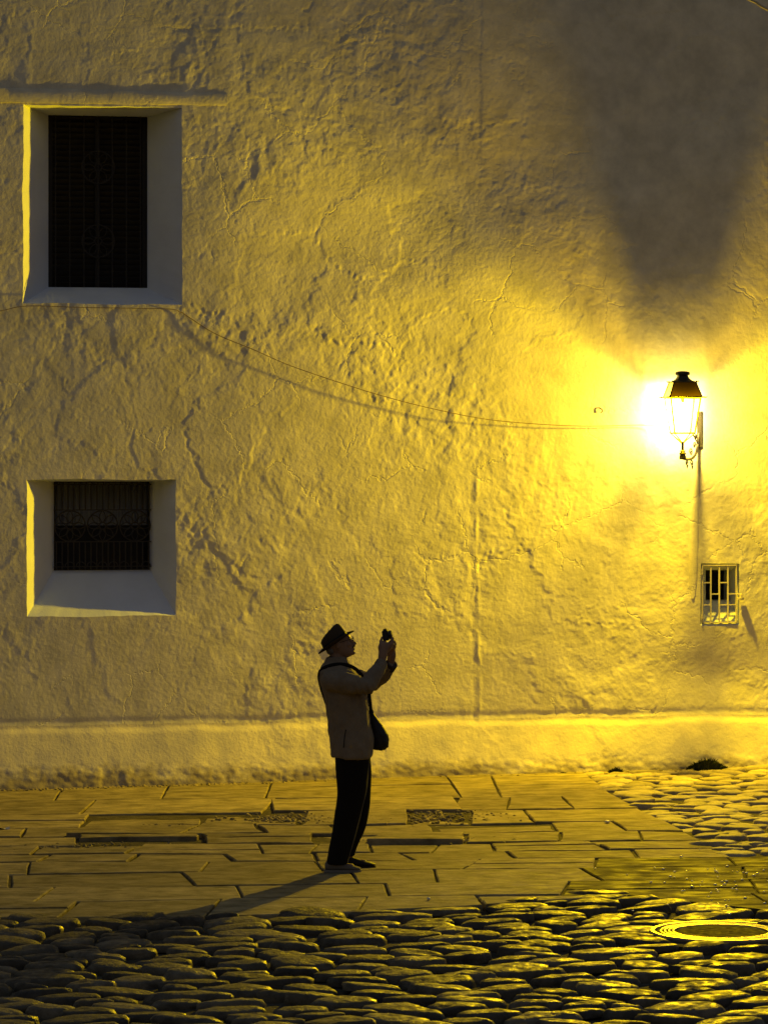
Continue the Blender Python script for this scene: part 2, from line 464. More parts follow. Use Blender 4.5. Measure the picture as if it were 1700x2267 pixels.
def relief(U, V):
    """how far the plaster stands proud of the wall plane, metres"""
    wu = U + 0.05 * P2(U * 2.3, V * 2.3, 21) + 0.014 * P2(U * 9, V * 9, 22)
    wv = V + 0.05 * P2(U * 2.3, V * 2.3, 23) + 0.014 * P2(U * 9, V * 9, 24)
    h = 0.014 * P2(U * 0.5, V * 0.5, 1) + 0.0035 * P2(U * 1.3, V * 1.3, 2)
    # roughness: crusty in the middle, calmer top right, smooth repair patches
    R = 0.34 + 0.78 * np.clip(P2(U * 0.75, V * 0.75, 5) * 1.9 + 0.45 + 0.5 * P2(U * 2.4, V * 2.4, 55), 0, 1)
    u_r, v_r = wallp(1350, 500)
    calm = sstep(u_r - 0.9, u_r + 0.1, U) * sstep(v_r - 0.3, v_r + 0.9, V)
    R = R * (1 - 0.65 * calm)
    sm = np.maximum.reduce([blob(U, V, 925, 1478, 125, 125) * 1.28, blob(U, V, 1115, 600, 150, 105),
                            blob(U, V, 1250, 850, 150, 90) * 0.8, blob(U, V, 620, 870, 190, 90) * 0.6,
                            blob(U, V, 590, 1420, 75, 70) * 0.8, blob(U, V, 720, 1200, 60, 55) * 0.7,
                            blob(U, V, 1620, 900, 150, 260) * 0.75, blob(U, V, 480, 1330, 60, 60) * 0.7])
    R = R * 0.38 * (0.75 + 0.25 * sstep(-2.2, -0.6, U))
    Rf = R * (1 - 0.72 * sm)
    n1 = P2(wu * 3.1, wv * 3.1, 6); n2 = P2(wu * 6.3, wv * 5.6, 7); n3 = P2(wu * 12, wv * 11, 8)
    n4 = P2(wu * 24, wv * 22, 10); n5 = P2(wu * 47, wv * 45, 11)
    h = h + Rf * (0.0032 * n1 + 0.0020 * n2 + 0.0015 * n3 + 0.0014 * n4 + 0.0011 * n5)
    # coats of plaster with torn edges
    fb = P2(wu * 1.1, wv * 1.2, 25) + 0.5 * n1 + 0.33 * n2 + 0.22 * n3 + 0.14 * n4
    for t, am in ((-0.75, .003), (-0.42, .0035), (-0.12, .0025), (0.15, .0035), (0.42, .003), (0.75, .004)):
        h = h + Rf * am * (sstep(t - 0.035, t + 0.035, fb) - 0.5)
    fb2 = P2(wu * 2.7 + 9, wv * 3.1, 26) + 0.5 * n2 + 0.4 * n3 + 0.25 * n4 + 0.15 * n5
    patchy = np.clip(P2(U * 0.9, V * 0.9, 14) * 2.2 + 0.45, 0, 1)
    for t, am in ((-0.55, .0025), (-0.1, .0025), (0.4, .003)):
        h = h + Rf * patchy * am * (sstep(t - 0.05, t + 0.05, fb2) - 0.5)
    # cells of older repair with low edges
    f1, f2, cid, cx, cy = worley(wu * 1.55 + 0.10 * n3, wv * 1.45 + 0.08 * n4, 1)
    e = f2 - f1
    h = h + (1 - 0.7 * sm) * (cid - 0.5) * 0.006 * sstep(0.0, 0.10, e)
    # torn ridges and cracks, broken into short lengths
    brk = np.clip(P2(wu * 4.2, wv * 4.2, 28) * 3 + 0.1, 0, 1)
    rdg = 1 - np.abs(P2(wu * 1.9, wv * 1.9, 15) + 0.30 * n2 + 0.22 * n3 + 0.1 * n4) * 15
    msk = np.clip(P2(U * 1.1, V * 1.1, 17) * 2 + 0.4, 0, 1)
    h = h + Rf * 0.0045 * np.clip(rdg, 0, 1) ** 1.3 * msk * brk
    crk = 1 - np.abs(P2(wu * 1.3 + 3, wv * 1.3, 18) + 0.3 * P2(wu * 5, wv * 5, 19) + 0.14 * n4) * 34
    h = h - (1 - calm) * (1 - sm) * 0.0018 * np.clip(crk, 0, 1) * np.clip(brk + .3, 0, 1)
    # chips: small pits
    f1, f2, cid, cx, cy = worley(wu * 7.5 + .2 * n4, wv * 7.5 + .2 * n5, 3)
    h = h - Rf * 0.004 * (cid > 0.94) * (1 - sstep(0.05, 0.20, f1)) + Rf * 0.003 * (cid < 0.05) * (1 - sstep(0.05, 0.22, f1))
    # the vertical seam right of the middle
    us, v0 = wallp(1066, 1000); _, v1 = wallp(1066, 1640)
    us = us + 0.035 * P2(V * 1.4, V * 0 + 0.3, 31) + 0.014 * P2(V * 7, V * 0 + 0.7, 32) + 0.006 * P2(V * 19, V * 0 + 0.7, 35) - 0.05 * (V - v1) / (v0 - v1)
    d = U - us
    on = sstep(v1 - 0.02, v1 + 0.1, V) * (1 - sstep(v0 - 0.5, v0 + 0.15, V))
    h = h + 0.42 * on * (0.012 * (0.55 + 0.6 * P2(V * 6, V * 0, 33)) * np.exp(-(d / 0.016) ** 2) - 0.005 * (0.6 + P2(V * 5, V * 0, 34)) * np.exp(-((d + 0.055) / 0.018) ** 2) + 0.0015 * sstep(-0.05, 0.05, d) * np.exp(-np.maximum(d, 0) * 1.4))
    # old vertical joint high on the wall
    us2, vv2 = wallp(1068, 420)
    h = h + 0.0035 * sstep(vv2, vv2 + .5, V) * sstep(-.012, .012, U - us2 - 0.02 * P2(V * 2, V * 0 + .4, 36))
    # broad hollow: upper field leans back above a slanting line
    ua, va = wallp(1330, 500); ub, vb = wallp(950, 650)
    nx, ny = -(vb - va), (ub - ua)
    L = math.hypot(nx, ny); nx /= -L; ny /= -L
    dd = (U - ua) * nx + (V - va) * ny
    fade = sstep(ub - 2.0, ub - 0.2, U)
    h = h - 0.050 * fade * sstep(-0.05, 0.9, dd) 
    # hollow under the small window
    cu, cv = wallp(1590, 1500)
    h = h - 0.045 * np.exp(-((U - cu) / 0.55) ** 2 - ((V - cv) / 0.30) ** 2)
    # flared base
    h = h - 0.006 * np.exp(-((V - ROWS_V0 - 0.03) / 0.03) ** 2)
    top = ROWS_V0 + 0.02 * P2(U * 0.9, U * 0 + 0.5, 45) - 0.018 + 0.008 * P2(U * 5, U * 0 + 0.5, 46)
    t = np.clip((top - V) / 0.52, 0, 1.4)
    h = h * (1 - 0.15 * sstep(0.0, 0.03, top - V))
    h = h + 0.012 * sstep(0.0, 0.060, top - V) + 0.14 * t
    low = sstep(0.30, 0.05, V) if False else (1 - sstep(0.06, 0.22, V))
    f1, f2, cid, cx, cy = worley(wu * 4.2 + .3 * n3, wv * 9 + .3 * n4, 4)
    h = h + low * (0.014 * (cid - 0.5) * sstep(0, 0.2, f2 - f1) * (0.4 + P2(U * 1.2, V * 0, 42)) + 0.009 * P2(U * 5, V * 9, 41) + 0.006 * P2(U * 14, V * 21, 43))
    return h


def wob(U, V):
    """in-plane unevenness of edges"""
    du = 0.010 * P2(U * 2.1, V * 2.1, 51) + 0.004 * P2(U * 9, V * 9, 52)
    dv = 0.010 * P2(U * 1.7, V * 1.7, 53) + 0.0045 * P2(U * 8, V * 8, 54)
    return du, dv


def wall_pos(U, V):
    du, dv = wob(U, V)
    h = relief(U, V)
    return np.stack([U + du, -h, V + dv], -1)


def lines(lo, hi, step, snaps, outer):
    a = list(np.arange(lo, hi + 1e-6, step))
    a = [x for x in a if all(abs(x - s) > step * 0.5 for s in snaps)] + list(snaps)
    a = sorted(a)
    return np.array(sorted(outer[0] + a + outer[1]))


S = 0.0115
ul = lines(-3.95, 3.95, S, [W1o[0], W1o[2], W2o[0], W2o[2], W3o[0], W3o[2]], ([-12, -9, -7, -5.5, -4.8, -4.3], [4.3, 4.8, 5.5, 7, 9, 12]))
vl = lines(-0.06, 7.35, S, [W1o[1], W1o[3], W2o[1], W2o[3], W3o[1], W3o[3], ROWS_V0], ([-0.4], [7.7, 8.2, 9.0]))
UU, VV = np.meshgrid(ul, vl)
VP = wall_pos(UU, VV)
VP = VP.reshape(-1, 3)
nu, nv = len(ul), len(vl)
idx = np.arange(nu * nv).reshape(nv, nu)
Q = np.stack([idx[:-1, :-1], idx[:-1, 1:], idx[1:, 1:], idx[1:, :-1]], -1)
uc = 0.5 * (ul[:-1] + ul[1:]); vc = 0.5 * (vl[:-1] + vl[1:])
UC, VC = np.meshgrid(uc, vc)
keep = np.ones(UC.shape, bool)
for (o, i, d) in HOLES:
    keep &= ~((UC > o[0]) & (UC < o[2]) & (VC > o[1]) & (VC < o[3]))
base_f = VC < ROWS_V0
building = empty('building', (0, YW, 0), PSI, 'old whitewashed building with thick rough plaster wall, two barred windows and a flared base', 'building')
quads_np('wall', VP, Q[keep & ~base_f].reshape(-1, 4), M_PLASTER, building)
quads_np('wall_base', VP, Q[keep & base_f].reshape(-1, 4), M_BASEPL, building)
# thickness and top of the building behind the face
mb = MB()
mb.box((0, 3.6, 4.3), (23.9, 6.0, 9.3))
mb.build('building_body', M_PLASTER, building, smooth=False)


def reveal(name, o, i, depth, m, nr=7, bow=0.0):
    """splayed window reveal from the wall face to the inner opening"""
    ui = [k for k in range(nu) if o[0] - 1e-9 <= ul[k] <= o[2] + 1e-9]
    vi = [k for k in range(nv) if o[1] - 1e-9 <= vl[k] <= o[3] + 1e-9]
    ring = [(k, vi[0]) for k in ui] + [(ui[-1], k) for k in vi[1:]] + [(k, vi[-1]) for k in ui[::-1][1:]] + [(ui[0], k) for k in vi[::-1][1:-1]]
    V = []
    for r in range(nr + 1):
        t = r / nr
        for (a, b) in ring:
            p = VP[b * nu + a]
            fu = (ul[a] - o[0]) / (o[2] - o[0]); fv = (vl[b] - o[1]) / (o[3] - o[1])
            q = (i[0] + fu * (i[2] - i[0]), depth, i[1] + fv * (i[3] - i[1]))
            nse = 0.006 * float(P2(np.array(ul[a] * 4 + t * 3), np.array(vl[b] * 4), 61)) * math.sin(math.pi * t)
            V.append((p[0] * (1 - t) + q[0] * t + nse, p[1] * (1 - t) + q[1] * t, p[2] * (1 - t) + q[2] * t + nse))
    n = len(ring)
    Fc = []
    for r in range(nr):
        for k in range(n):
            k2 = (k + 1) % n
            Fc.append((r * n + k, (r + 1) * n + k, (r + 1) * n + k2, r * n + k2))
    return mesh_obj(name, V, Fc, m, building, True, 28)


win_up = reveal('window', W1o, W1i, D1, M_REVEAL)
win_up['label'] = 'tall upper window with deep splayed white reveal'
win_lo = reveal('window', W2o, W2i, D2, M_REVEAL)
win_lo['label'] = 'lower window with sloping sill and ornate dark iron grille'
win_sm = reveal('window', W3o, W3i, D3, M_REVEAL)
win_sm['label'] = 'small barred opening under the lamp'


def rosette(cx, cz, r, y, m, parent, n=8):
    mb = MB()
    mb.tube([(cx + r * math.cos(a), y, cz + r * math.sin(a)) for a in np.linspace(0, 2 * math.pi, 25)], 0.0065, 6, False)
    mb.tube([(cx + r * .22 * math.cos(a), y, cz + r * .22 * math.sin(a)) for a in np.linspace(0, 2 * math.pi, 13)], 0.006, 6, False)
    for k in range(n):
        a = 2 * math.pi * k / n
        pts = []
        for t in np.linspace(0.2, 1, 7):
            for_s = math.sin(math.pi * (t - 0.2) / 0.8) * 0.20 * r
            pts.append((t, for_s))
        for s in (-1, 1):
            mb.tube([(cx + r * (t * math.cos(a)) - s * w * math.sin(a), y, cz + r * (t * math.sin(a)) + s * w * math.cos(a)) for t, w in pts], 0.0045, 5, False)
    return mb.build('rosette', m, parent)


# lower window: iron grille with three rosettes, dim glass behind
gy = D2 - 0.05
gu0, gv0, gu1, gv1 = W2i
gu0, gv0, gu1, gv1 = gu0 - 0.01, gv0 - 0.01, gu1 + 0.01, gv1 + 0.01
mb = MB(); mb.box(((gu0 + gu1) / 2, D2 + 0.16, (gv0 + gv1) / 2), (gu1 - gu0 + 0.1, 0.02, gv1 - gv0 + 0.1))
mb.build('pane', M_SKYGLASS, win_lo, smooth=False)
V = []; Fc = []; nc = 90
for k in range(nc + 1):
    x = gu0 + .01 + (gu1 - gu0 - .02) * k / nc
    y = D2 + 0.118 + 0.014 * math.sin(k * 1.05) + 0.006 * math.sin(k * .37)
    V += [(x, y, gv0 + .50 * (gv1 - gv0)), (x, y, gv1 + .02)]
for k in range(nc): Fc.append((2 * k, 2 * k + 2, 2 * k + 3, 2 * k + 1))
mesh_obj('glimmer_sheet', V, Fc, mat('glimmer_grey', (0.17, 0.19, 0.24), 0.9), win_lo)  # added pleated sheet; its pale colour stands in for sky glimmers in the glass
mb = MB()
for (a, b, c, d) in ((gu0, gv0, gu1, gv0), (gu0, gv1, gu1, gv1), (gu0, gv0, gu0, gv1), (gu1, gv0, gu1, gv1)):
    mb.box(((a + c) / 2, gy + 0.06, (b + d) / 2), (abs(c - a) + 0.035, 0.03, abs(d - b) + 0.035))
mb.build('window_frame', M_SHUT, win_lo, smooth=False)
mid = gv0 + 0.50 * (gv1 - gv0)
rr_ = (gu1 - gu0) / 6.4
b1 = MB(); b1.tube([(0, 0, mid + rr_ * 1.02), (0, 0, gv1 - 0.045)], 0.0065, 6)
b1.tube([(0.012 * math.sin(a), 0, gv1 - 0.045 + 0.030 * (1 - math.cos(a)) / 2) for a in np.linspace(0, math.pi, 5)], 0.005, 5)
b2 = MB(); b2.tube([(0, 0, gv0 + 0.01), (0, 0, mid - rr_ * 1.02)], 0.0065, 6)
ob1 = b1.build('grille_bar', M_IRON, win_lo); ob2 = b2.build('grille_bar', M_IRON, win_lo)
NB = 17
for k in range(NB):
    x = gu0 + (k + 0.5) * (gu1 - gu0) / NB
    for src in (ob1, ob2):
        c = src if k == 0 else src.copy()
        if k: link(c, win_lo)
        c.location = (x, gy, 0)
for z in (mid - rr_ * 1.04, mid + rr_ * 1.04, gv1 - 0.035, gv0 + 0.04):
    mb = MB(); mb.box(((gu0 + gu1) / 2, gy, z), (gu1 - gu0, 0.016, 0.010))
    mb.build('grille_rail', M_IRON, win_lo, smooth=False)
for k in range(3):
    rosette(gu0 + (k + 0.5) * (gu1 - gu0) / 3, mid, rr_, gy, M_IRON, win_lo)
mb = MB()
for k in range(9):
    cx = gu0 + (k + 0.5) * (gu1 - gu0) / 9
    mb.tube([(cx + 0.042 * math.cos(a), gy, gv0 + 0.045 + 0.04 * math.sin(a)) for a in np.linspace(0, math.pi, 9)], 0.005, 5)
mb.build('scroll_row', M_IRON, win_lo)

# upper window: closed louvred shutter behind faint ironwork
su0, sv0, su1, sv1 = W1i
mb = MB(); mb.box(((su0 + su1) / 2, D1 + 0.10, (sv0 + sv1) / 2), (su1 - su0 + 0.1, 0.03, sv1 - sv0 + 0.1))
mb.build('shutter', M_SHUT, win_up, smooth=False)
mb = MB()
for x in (su0 + 0.02, (su0 + su1) / 2, su1 - 0.02):
    mb.box((x, D1 + 0.045, (sv0 + sv1) / 2), (0.045, 0.03, sv1 - sv0 + 0.06), bev=0.004)
mb.build('shutter_stile', M_SHUT, win_up, smooth=False)
sl = MB(); sl.box((0, 0, 0), ((su1 - su0) / 2 - 0.05, 0.012, 0.055), Matrix.Rotation(math.radians(32), 3, 'X'))
s0 = sl.build('louvre_slat', M_SHUT, win_up, smooth=False)
nsl = 30; first = True
for k in range(nsl):
    for s in (0, 1):
        c = s0 if first else link(s0.copy(), win_up)
        first = False
        c.location = (su0 + (0.25 + 0.5 * s) * (su1 - su0), D1 + 0.06, sv0 + (k + 0.5) * (sv1 - sv0) / nsl)
uh = sv1 - sv0
for fz in (0.27, 0.70):
    rosette((su0 + su1) / 2, sv0 + fz * uh, 0.15, D1 - 0.02, M_IRON, win_up, 6)
bb = MB(); bb.tube([(0, 0, sv0), (0, 0, sv1)], 0.006, 6); bo = bb.build('grille_bar', M_IRON, win_up)
for k in range(7):
    c = bo if k == 0 else link(bo.copy(), win_up)
    c.location = (su0 + (k + 0.5) * (su1 - su0) / 7, D1 - 0.02, 0)

# small opening: dark inner hole, pale grille flush with the wall
mb = MB(); mb.box(((W3i[0] + W3i[2]) / 2, D3 + 0.25, (W3i[1] + W3i[3]) / 2), (W3i[2] - W3i[0] + 0.1, 0.02, W3i[3] - W3i[1] + 0.1))
mb.build('pane', M_DARK, win_sm, smooth=False)  # near-black sheet: the unlit inside of the hole put in as colour
mb = MB()
for sx in (0, 1):
    mb.box((W3i[0] - 0.012 if sx == 0 else W3i[2] + 0.012, D3 + 0.12, (W3i[1] + W3i[3]) / 2), (0.02, 0.24, W3i[3] - W3i[1] + 0.05))
    mb.box(((W3i[0] + W3i[2]) / 2, D3 + 0.12, W3i[1] - 0.012 if sx == 0 else W3i[3] + 0.012), (W3i[2] - W3i[0] + 0.002, 0.235, 0.02))
mb.build('inner_lining', M_REVEAL, win_sm, smooth=False)
a0, c0 = wallp(1556, 1379, -0.012); a1, c1 = wallp(1631, 1252, -0.012)
yb = 0.005
mb = MB()
for (x0, z0, x1, z1) in ((a0, c0, a1, c0), (a0, c1, a1, c1), (a0, c0, a0, c1), (a1, c0, a1, c1)):
    mb.box(((x0 + x1) / 2, yb, (z0 + z1) / 2), (abs(x1 - x0) + 0.012, 0.022, abs(z1 - z0) + 0.012), bev=0.003)
mb.build('grille_frame', M_WHITEBAR, win_sm)
xs = [a0 + (a1 - a0) * f for f in (0.0, 0.245, 0.495, 0.75, 1.0)]
for x in xs[1:4]:
    mb = MB(); mb.box((x, yb, (c0 + c1) / 2), (0.012, 0.014, c1 - c0)); mb.build('grille_bar', M_WHITEBAR, win_sm, smooth=False)
for k, fr in ((0, .70), (2, .70), (1, .50), (3, .50), (0, .31), (2, .31), (3, .31)):
    mb = MB(); mb.box(((xs[k] + xs[k + 1]) / 2, yb, c0 + fr * (c1 - c0)), (xs[k + 1] - xs[k] - 0.012, 0.012, 0.010))
    mb.build('grille_rail', M_WHITEBAR, win_sm, smooth=False)
mb = MB()
mb.box((a1 + 0.022, -0.035, c0 + 0.50 * (c1 - c0)), (0.05, 0.03, 0.018), bev=0.003)
mb.box((a1 + 0.028, -0.040, c0 + 0.42 * (c1 - c0)), (0.06, 0.035, 0.022), bev=0.003)
mb.box((a1 + 0.030, -0.055, c0 + 0.46 * (c1 - c0)), (0.024, 0.03, 0.045), bev=0.004)
mb.build('latch', M_WHITEBAR, win_sm)
for z in (c0 + 0.06, c1 - 0.06):
    mb = MB(); mb.tube([(a0 - 0.008, -0.012, z - 0.022), (a0 - 0.008, -0.012, z + 0.022)], 0.009, 8); mb.build('hinge', M_WHITEBAR, win_sm)

# ledge over the upper window
lu1, lv1 = wallp(505, 205, -0.05); _, lv0 = wallp(505, 231, -0.05)
_, lvA = wallp(20, 193, -0.05); _, lvB = wallp(20, 225, -0.05)
uL = -4.6
nseg = 60
V = []; Fc = []
for k in range(nseg + 1):
    t = k / nseg; u = uL + (lu1 - uL) * t
    zt = lvA + (lv1 - lvA) * (u + 3.4) / (lu1 + 3.4); zb = lvB + (lv0 - lvB) * (u + 3.4) / (lu1 + 3.4)
    hb = 0.014 * float(P2(np.array(u * .5), np.array(zt * .5), 1)) + 0.0035 * float(P2(np.array(u * 1.3), np.array(zt * 1.3), 2)) + .001
    n1 = 0.004 * float(P2(np.array(u * 3), np.array(0.5), 71)); n2 = 0.004 * float(P2(np.array(u * 4), np.array(3.5), 72))
    for (y, z) in ((0.06, zt + n1), (-0.0045 - hb + n2 * .4, zt + n1), (-0.006 - hb + n2 * .4, zt - 0.004), (-0.006 - hb + n1 * .4, zb + 0.004 + n2), (-0.0045 - hb, zb + n2), (0.06, zb + n2)):
        V.append((u, y, z))
for k in range(nseg):
    for j in range(6):
        j2 = (j + 1) % 6
        Fc.append((k * 6 + j, k * 6 + j2, (k + 1) * 6 + j2, (k + 1) * 6 + j))
Fc.append(tuple(nseg * 6 + j for j in range(6))); Fc.append(tuple(range(6))[::-1])
mesh_obj('lintel_ledge', V, Fc, M_PLASTER, building, True, 30)

# iron hook and painted conduit
hu, hv = wallp(1330, 908)
mb = MB(); mb.tube(bez([(hu - 0.02, 0.01, hv + 0.025), (hu - 0.005, -0.02, hv + 0.015), (hu + 0.008, -0.03, hv - 0.005), (hu - 0.008, -0.02, hv - 0.025)], 5), 0.005, 6)
mb.build('hook', M_RUST, building)
cu0, cv0 = wallp(1540, 1020); cu1, cv1 = wallp(1533, 1325)
mb = MB(); mb.tube([(cu0 + (cu1 - cu0) * t, -0.004 - 0.0 * t, cv0 + (cv1 - cv0) * t) for t in np.linspace(0, 1, 9)], [.044] * 7 + [.040, .02], 12, True, 0.012)
mb.build('conduit', M_PLASTER, building)

# ------------------------------------------------------------------ street lantern
WB = 0.38
lu, lv = wallp(1511, 917, -WB)
bulb_w = WM @ Vector((lu, -WB, lv))
lamp = empty('street_lantern', bulb_w, PSI - math.radians(4), 'lit four-sided iron street lantern on scrolled bracket against the wall', 'street lamp')
# light source of the lantern
ld = bpy.data.lights.new('lantern_light', 'POINT')
ld.energy = LAMP_POWER
ld.color = (1, 1, 1)
ld.shadow_soft_size = 0.042
ld.use_nodes = True
ln = ld.node_tree
ln.nodes.clear()
lo_ = ln.nodes.new('ShaderNodeOutputLight')
em = ln.nodes.new('ShaderNodeEmission'); em.inputs['Strength'].default_value = 1.0
fo = ln.nodes.new('ShaderNodeLightFalloff'); fo.inputs['Strength'].default_value = 1.0
m1 = ln.nodes.new('ShaderNodeVectorMath'); m1.operation = 'SCALE'; m1.inputs[0].default_value = LAMP_COL
m2 = ln.nodes.new('ShaderNodeVectorMath'); m2.operation = 'SCALE'; m2.inputs[0].default_value = (LAMP_CORE, LAMP_CORE * 0.95, LAMP_CORE * 0.68)
ad = ln.nodes.new('ShaderNodeVectorMath'); ad.operation = 'ADD'
# the lantern throws less light back at the house wall than along it and out to the street
tcn = ln.nodes.new('ShaderNodeNewGeometry')
dt = ln.nodes.new('ShaderNodeVectorMath'); dt.operation = 'DOT_PRODUCT'
dt.inputs[1].default_value = tuple(WM.to_3x3() @ Vector((0, 1, 0)))
ln.links.new(tcn.outputs['Incoming'], dt.inputs[0])
ab = ln.nodes.new('ShaderNodeMath'); ab.operation = 'MULTIPLY'; ab.inputs[1].default_value = BACK_SIGN
ln.links.new(dt.outputs['Value'], ab.inputs[0])
mxn = ln.nodes.new('ShaderNodeMath'); mxn.operation = 'MAXIMUM'; mxn.inputs[1].default_value = 0.13
ln.links.new(ab.outputs[0], mxn.inputs[0])
dv = ln.nodes.new('ShaderNodeMath'); dv.operation = 'DIVIDE'; dv.inputs[0].default_value = 0.13
ln.links.new(mxn.outputs[0], dv.inputs[1])
dp = ln.nodes.new('ShaderNodeMath'); dp.operation = 'POWER'; dp.inputs[1].default_value = 1.5; ln.links.new(dv.outputs[0], dp.inputs[0])
ml = ln.nodes.new('ShaderNodeMath'); ml.operation = 'MULTIPLY_ADD'; ml.inputs[1].default_value = LAMP_LIN
mqq = ln.nodes.new('ShaderNodeMath'); mqq.operation = 'MULTIPLY'; mqq.inputs[1].default_value = LAMP_QUAD
ln.links.new(fo.outputs['Quadratic'], mqq.inputs[0]); ln.links.new(mqq.outputs[0], ml.inputs[2])
ln.links.new(fo.outputs['Linear'], ml.inputs[0])
mh_ = ln.nodes.new('ShaderNodeMath'); mh_.operation = 'MULTIPLY'
ln.links.new(ml.outputs[0], mh_.inputs[0]); ln.links.new(dp.outputs[0], mh_.inputs[1])
# shade put into the light's own profile: dimmer steeply above the lantern
sz = ln.nodes.new('ShaderNodeSeparateXYZ'); ln.links.new(tcn.outputs['Incoming'], sz.inputs[0])
hd_ = ln.nodes.new('ShaderNodeMapRange'); hd_.interpolation_type = 'SMOOTHSTEP'
hd_.inputs['From Min'].default_value = 0.56; hd_.inputs['From Max'].default_value = 0.985
hd_.inputs['To Min'].default_value = 1.0; hd_.inputs['To Max'].default_value = 0.20
ln.links.new(sz.outputs['Z'], hd_.inputs['Value'])
mu_ = ln.nodes.new('ShaderNodeMath'); mu_.operation = 'MULTIPLY'
ln.links.new(mh_.outputs[0], mu_.inputs[0]); ln.links.new(hd_.outputs[0], mu_.inputs[1])
ln.links.new(mu_.outputs[0], m1.inputs['Scale'])
# added whiter light aimed at the wall, imitating the overexposed halo round the lantern
pw = ln.nodes.new('ShaderNodeMath'); pw.operation = 'POWER'; pw.inputs[1].default_value = 1.7; pw.use_clamp = True
mxz = ln.nodes.new('ShaderNodeMath'); mxz.operation = 'MAXIMUM'; mxz.inputs[1].default_value = 0.0
ln.links.new(ab.outputs[0], mxz.inputs[0]); ln.links.new(mxz.outputs[0], pw.inputs[0])
mq = ln.nodes.new('ShaderNodeMath'); mq.operation = 'MULTIPLY'
ln.links.new(fo.outputs['Quadratic'], mq.inputs[0]); ln.links.new(pw.outputs[0], mq.inputs[1]); ln.links.new(mq.outputs[0], m2.inputs['Scale'])
ln.links.new(m1.outputs[0], ad.inputs[0]); ln.links.new(m2.outputs[0], ad.inputs[1])
ln.links.new(ad.outputs[0], em.inputs['Color']); ln.links.new(em.outputs[0], lo_.inputs['Surface'])
lob = bpy.data.objects.new('lantern_light', ld); link(lob, lamp)


def frustum(z0, h0, z1, h1):
    """four side quads of a square frustum"""
    out = []
    for k in range(4):
        a = math.pi / 2 * k
        def c(h, z, s): 
            x, y = h, s * h
            return (x * math.cos(a) - y * math.sin(a), x * math.sin(a) + y * math.cos(a), z)
        out.append([c(h0, z0, -1), c(h0, z0, 1), c(h1, z1, 1), c(h1, z1, -1)])
    return out


GT, GB, HT, HB = 0.150, -0.175, 0.140, 0.095       # glass top/bottom heights and half widths
for q in frustum(GB, HB, GT, HT):
    mesh_obj('glass_pane', q, [(0, 1, 2, 3)], M_PANE, lamp, smooth=False)
# roof: amber glass panes between iron ribs
RZ0, RH0, RZ1, RH1 = 0.160, 0.152, 0.300, 0.104
for k_, q in enumerate(frustum(RZ0, RH0, RZ1, RH1)):
    mesh_obj('roof_pane', q, [(0, 1, 2, 3)], M_ROOFDARK if k_ == 3 else M_ROOFPANE, lamp, smooth=False)
mb = MB()
for sx in (-1, 1):
    for sy in (-1, 1):
        mb.tube([(sx * HB, sy * HB, GB), (sx * HT, sy * HT, GT)], 0.0075, 6)
for z, h, r in ((GB, HB, 0.008), (GT, HT, 0.004)):
    for k in range(4):
        a = math.pi / 2 * k
        p = [(h * math.cos(a) + s * h * math.sin(a), h * math.sin(a) - s * h * math.cos(a), z) for s in (-1, 1)]
        mb.tube(p, r, 6)
mb.build('lantern_frame', M_IRON, lamp)
mb = MB()
for sx in (-1, 1):
    for sy in (-1, 1):
        mb.tube([(sx * RH0, sy * RH0, RZ0), (sx * RH1, sy * RH1, RZ1), (sx * (RH1 + 0.004), sy * (RH1 + 0.004), RZ1 + 0.012)], 0.006, 6)
        mb.tube([(sx * 0.160, sy * 0.160, RZ0), (sx * 0.185, sy * 0.185, RZ0 - 0.004), (sx * 0.190, sy * 0.190, RZ0 + 0.006)], [0.008, 0.005, 0.003], 6)
        mb.tube([(sx * RH1, sy * RH1, RZ1), (sx * (RH1 + 0.018), sy * (RH1 + 0.018), RZ1 + 0.003), (sx * (RH1 + 0.020), sy * (RH1 + 0.020), RZ1 + 0.014)], [0.006, 0.005, 0.002], 6)
for k in range(4):
    a = math.pi / 2 * k
    h = 0.160
    p = [(h * math.cos(a) + s * h * math.sin(a), h * math.sin(a) - s * h * math.cos(a), RZ0 - 0.003) for s in (-1, 1)]
    mb.tube(p, 0.0045, 6)
    h = RH1
    p = [(h * math.cos(a) + s * h * math.sin(a), h * math.sin(a) - s * h * math.cos(a), RZ1) for s in (-1, 1)]
    mb.tube(p, 0.006, 6)
mb.build('roof_frame', M_LAMPIRON, lamp)
# chimney: square bell narrowing to a neck, round vent cap
prof = [(0.104, 0.300), (0.098, 0.306), (0.070, 0.318), (0.052, 0.335), (0.044, 0.352), (0.042, 0.362)]
V = []; Fc = []
for h, z in prof:
    for sx, sy in ((-1, -1), (1, -1), (1, 1), (-1, 1)): V.append((sx * h, sy * h, z))
for i in range(len(prof) - 1):
    for k in range(4): Fc.append((i * 4 + k, i * 4 + (k + 1) % 4, (i + 1) * 4 + (k + 1) % 4, (i + 1) * 4 + k))
Fc.append((0, 3, 2, 1)); Fc.append(tuple(len(V) - 4 + k for k in range(4)))
mesh_obj('chimney', V, Fc, M_LAMPIRON, lamp, True, 40)
mb = MB(); mb.lathe([(0.040, 0.361), (0.060, 0.364), (0.068, 0.372), (0.068, 0.388), (0.060, 0.396), (0.02, 0.402)], n=20)
mb.build('vent_cap', M_IRON, lamp)
mb = MB(); mb.lathe([(0.012, 0.11), (0.016, 0.13), (0.016, 0.15)], n=12)
mb.build('bulb_holder', M_LAMPIRON, lamp)
mb = MB(); mb.lathe([(0.006, 0.105), (0.014, 0.09), (0.024, 0.07), (0.026, 0.06)], n=16)
# lit bulb above the light centre so that it does not swallow the lamp's rays
mb.build('bulb', M_BULB, lamp)
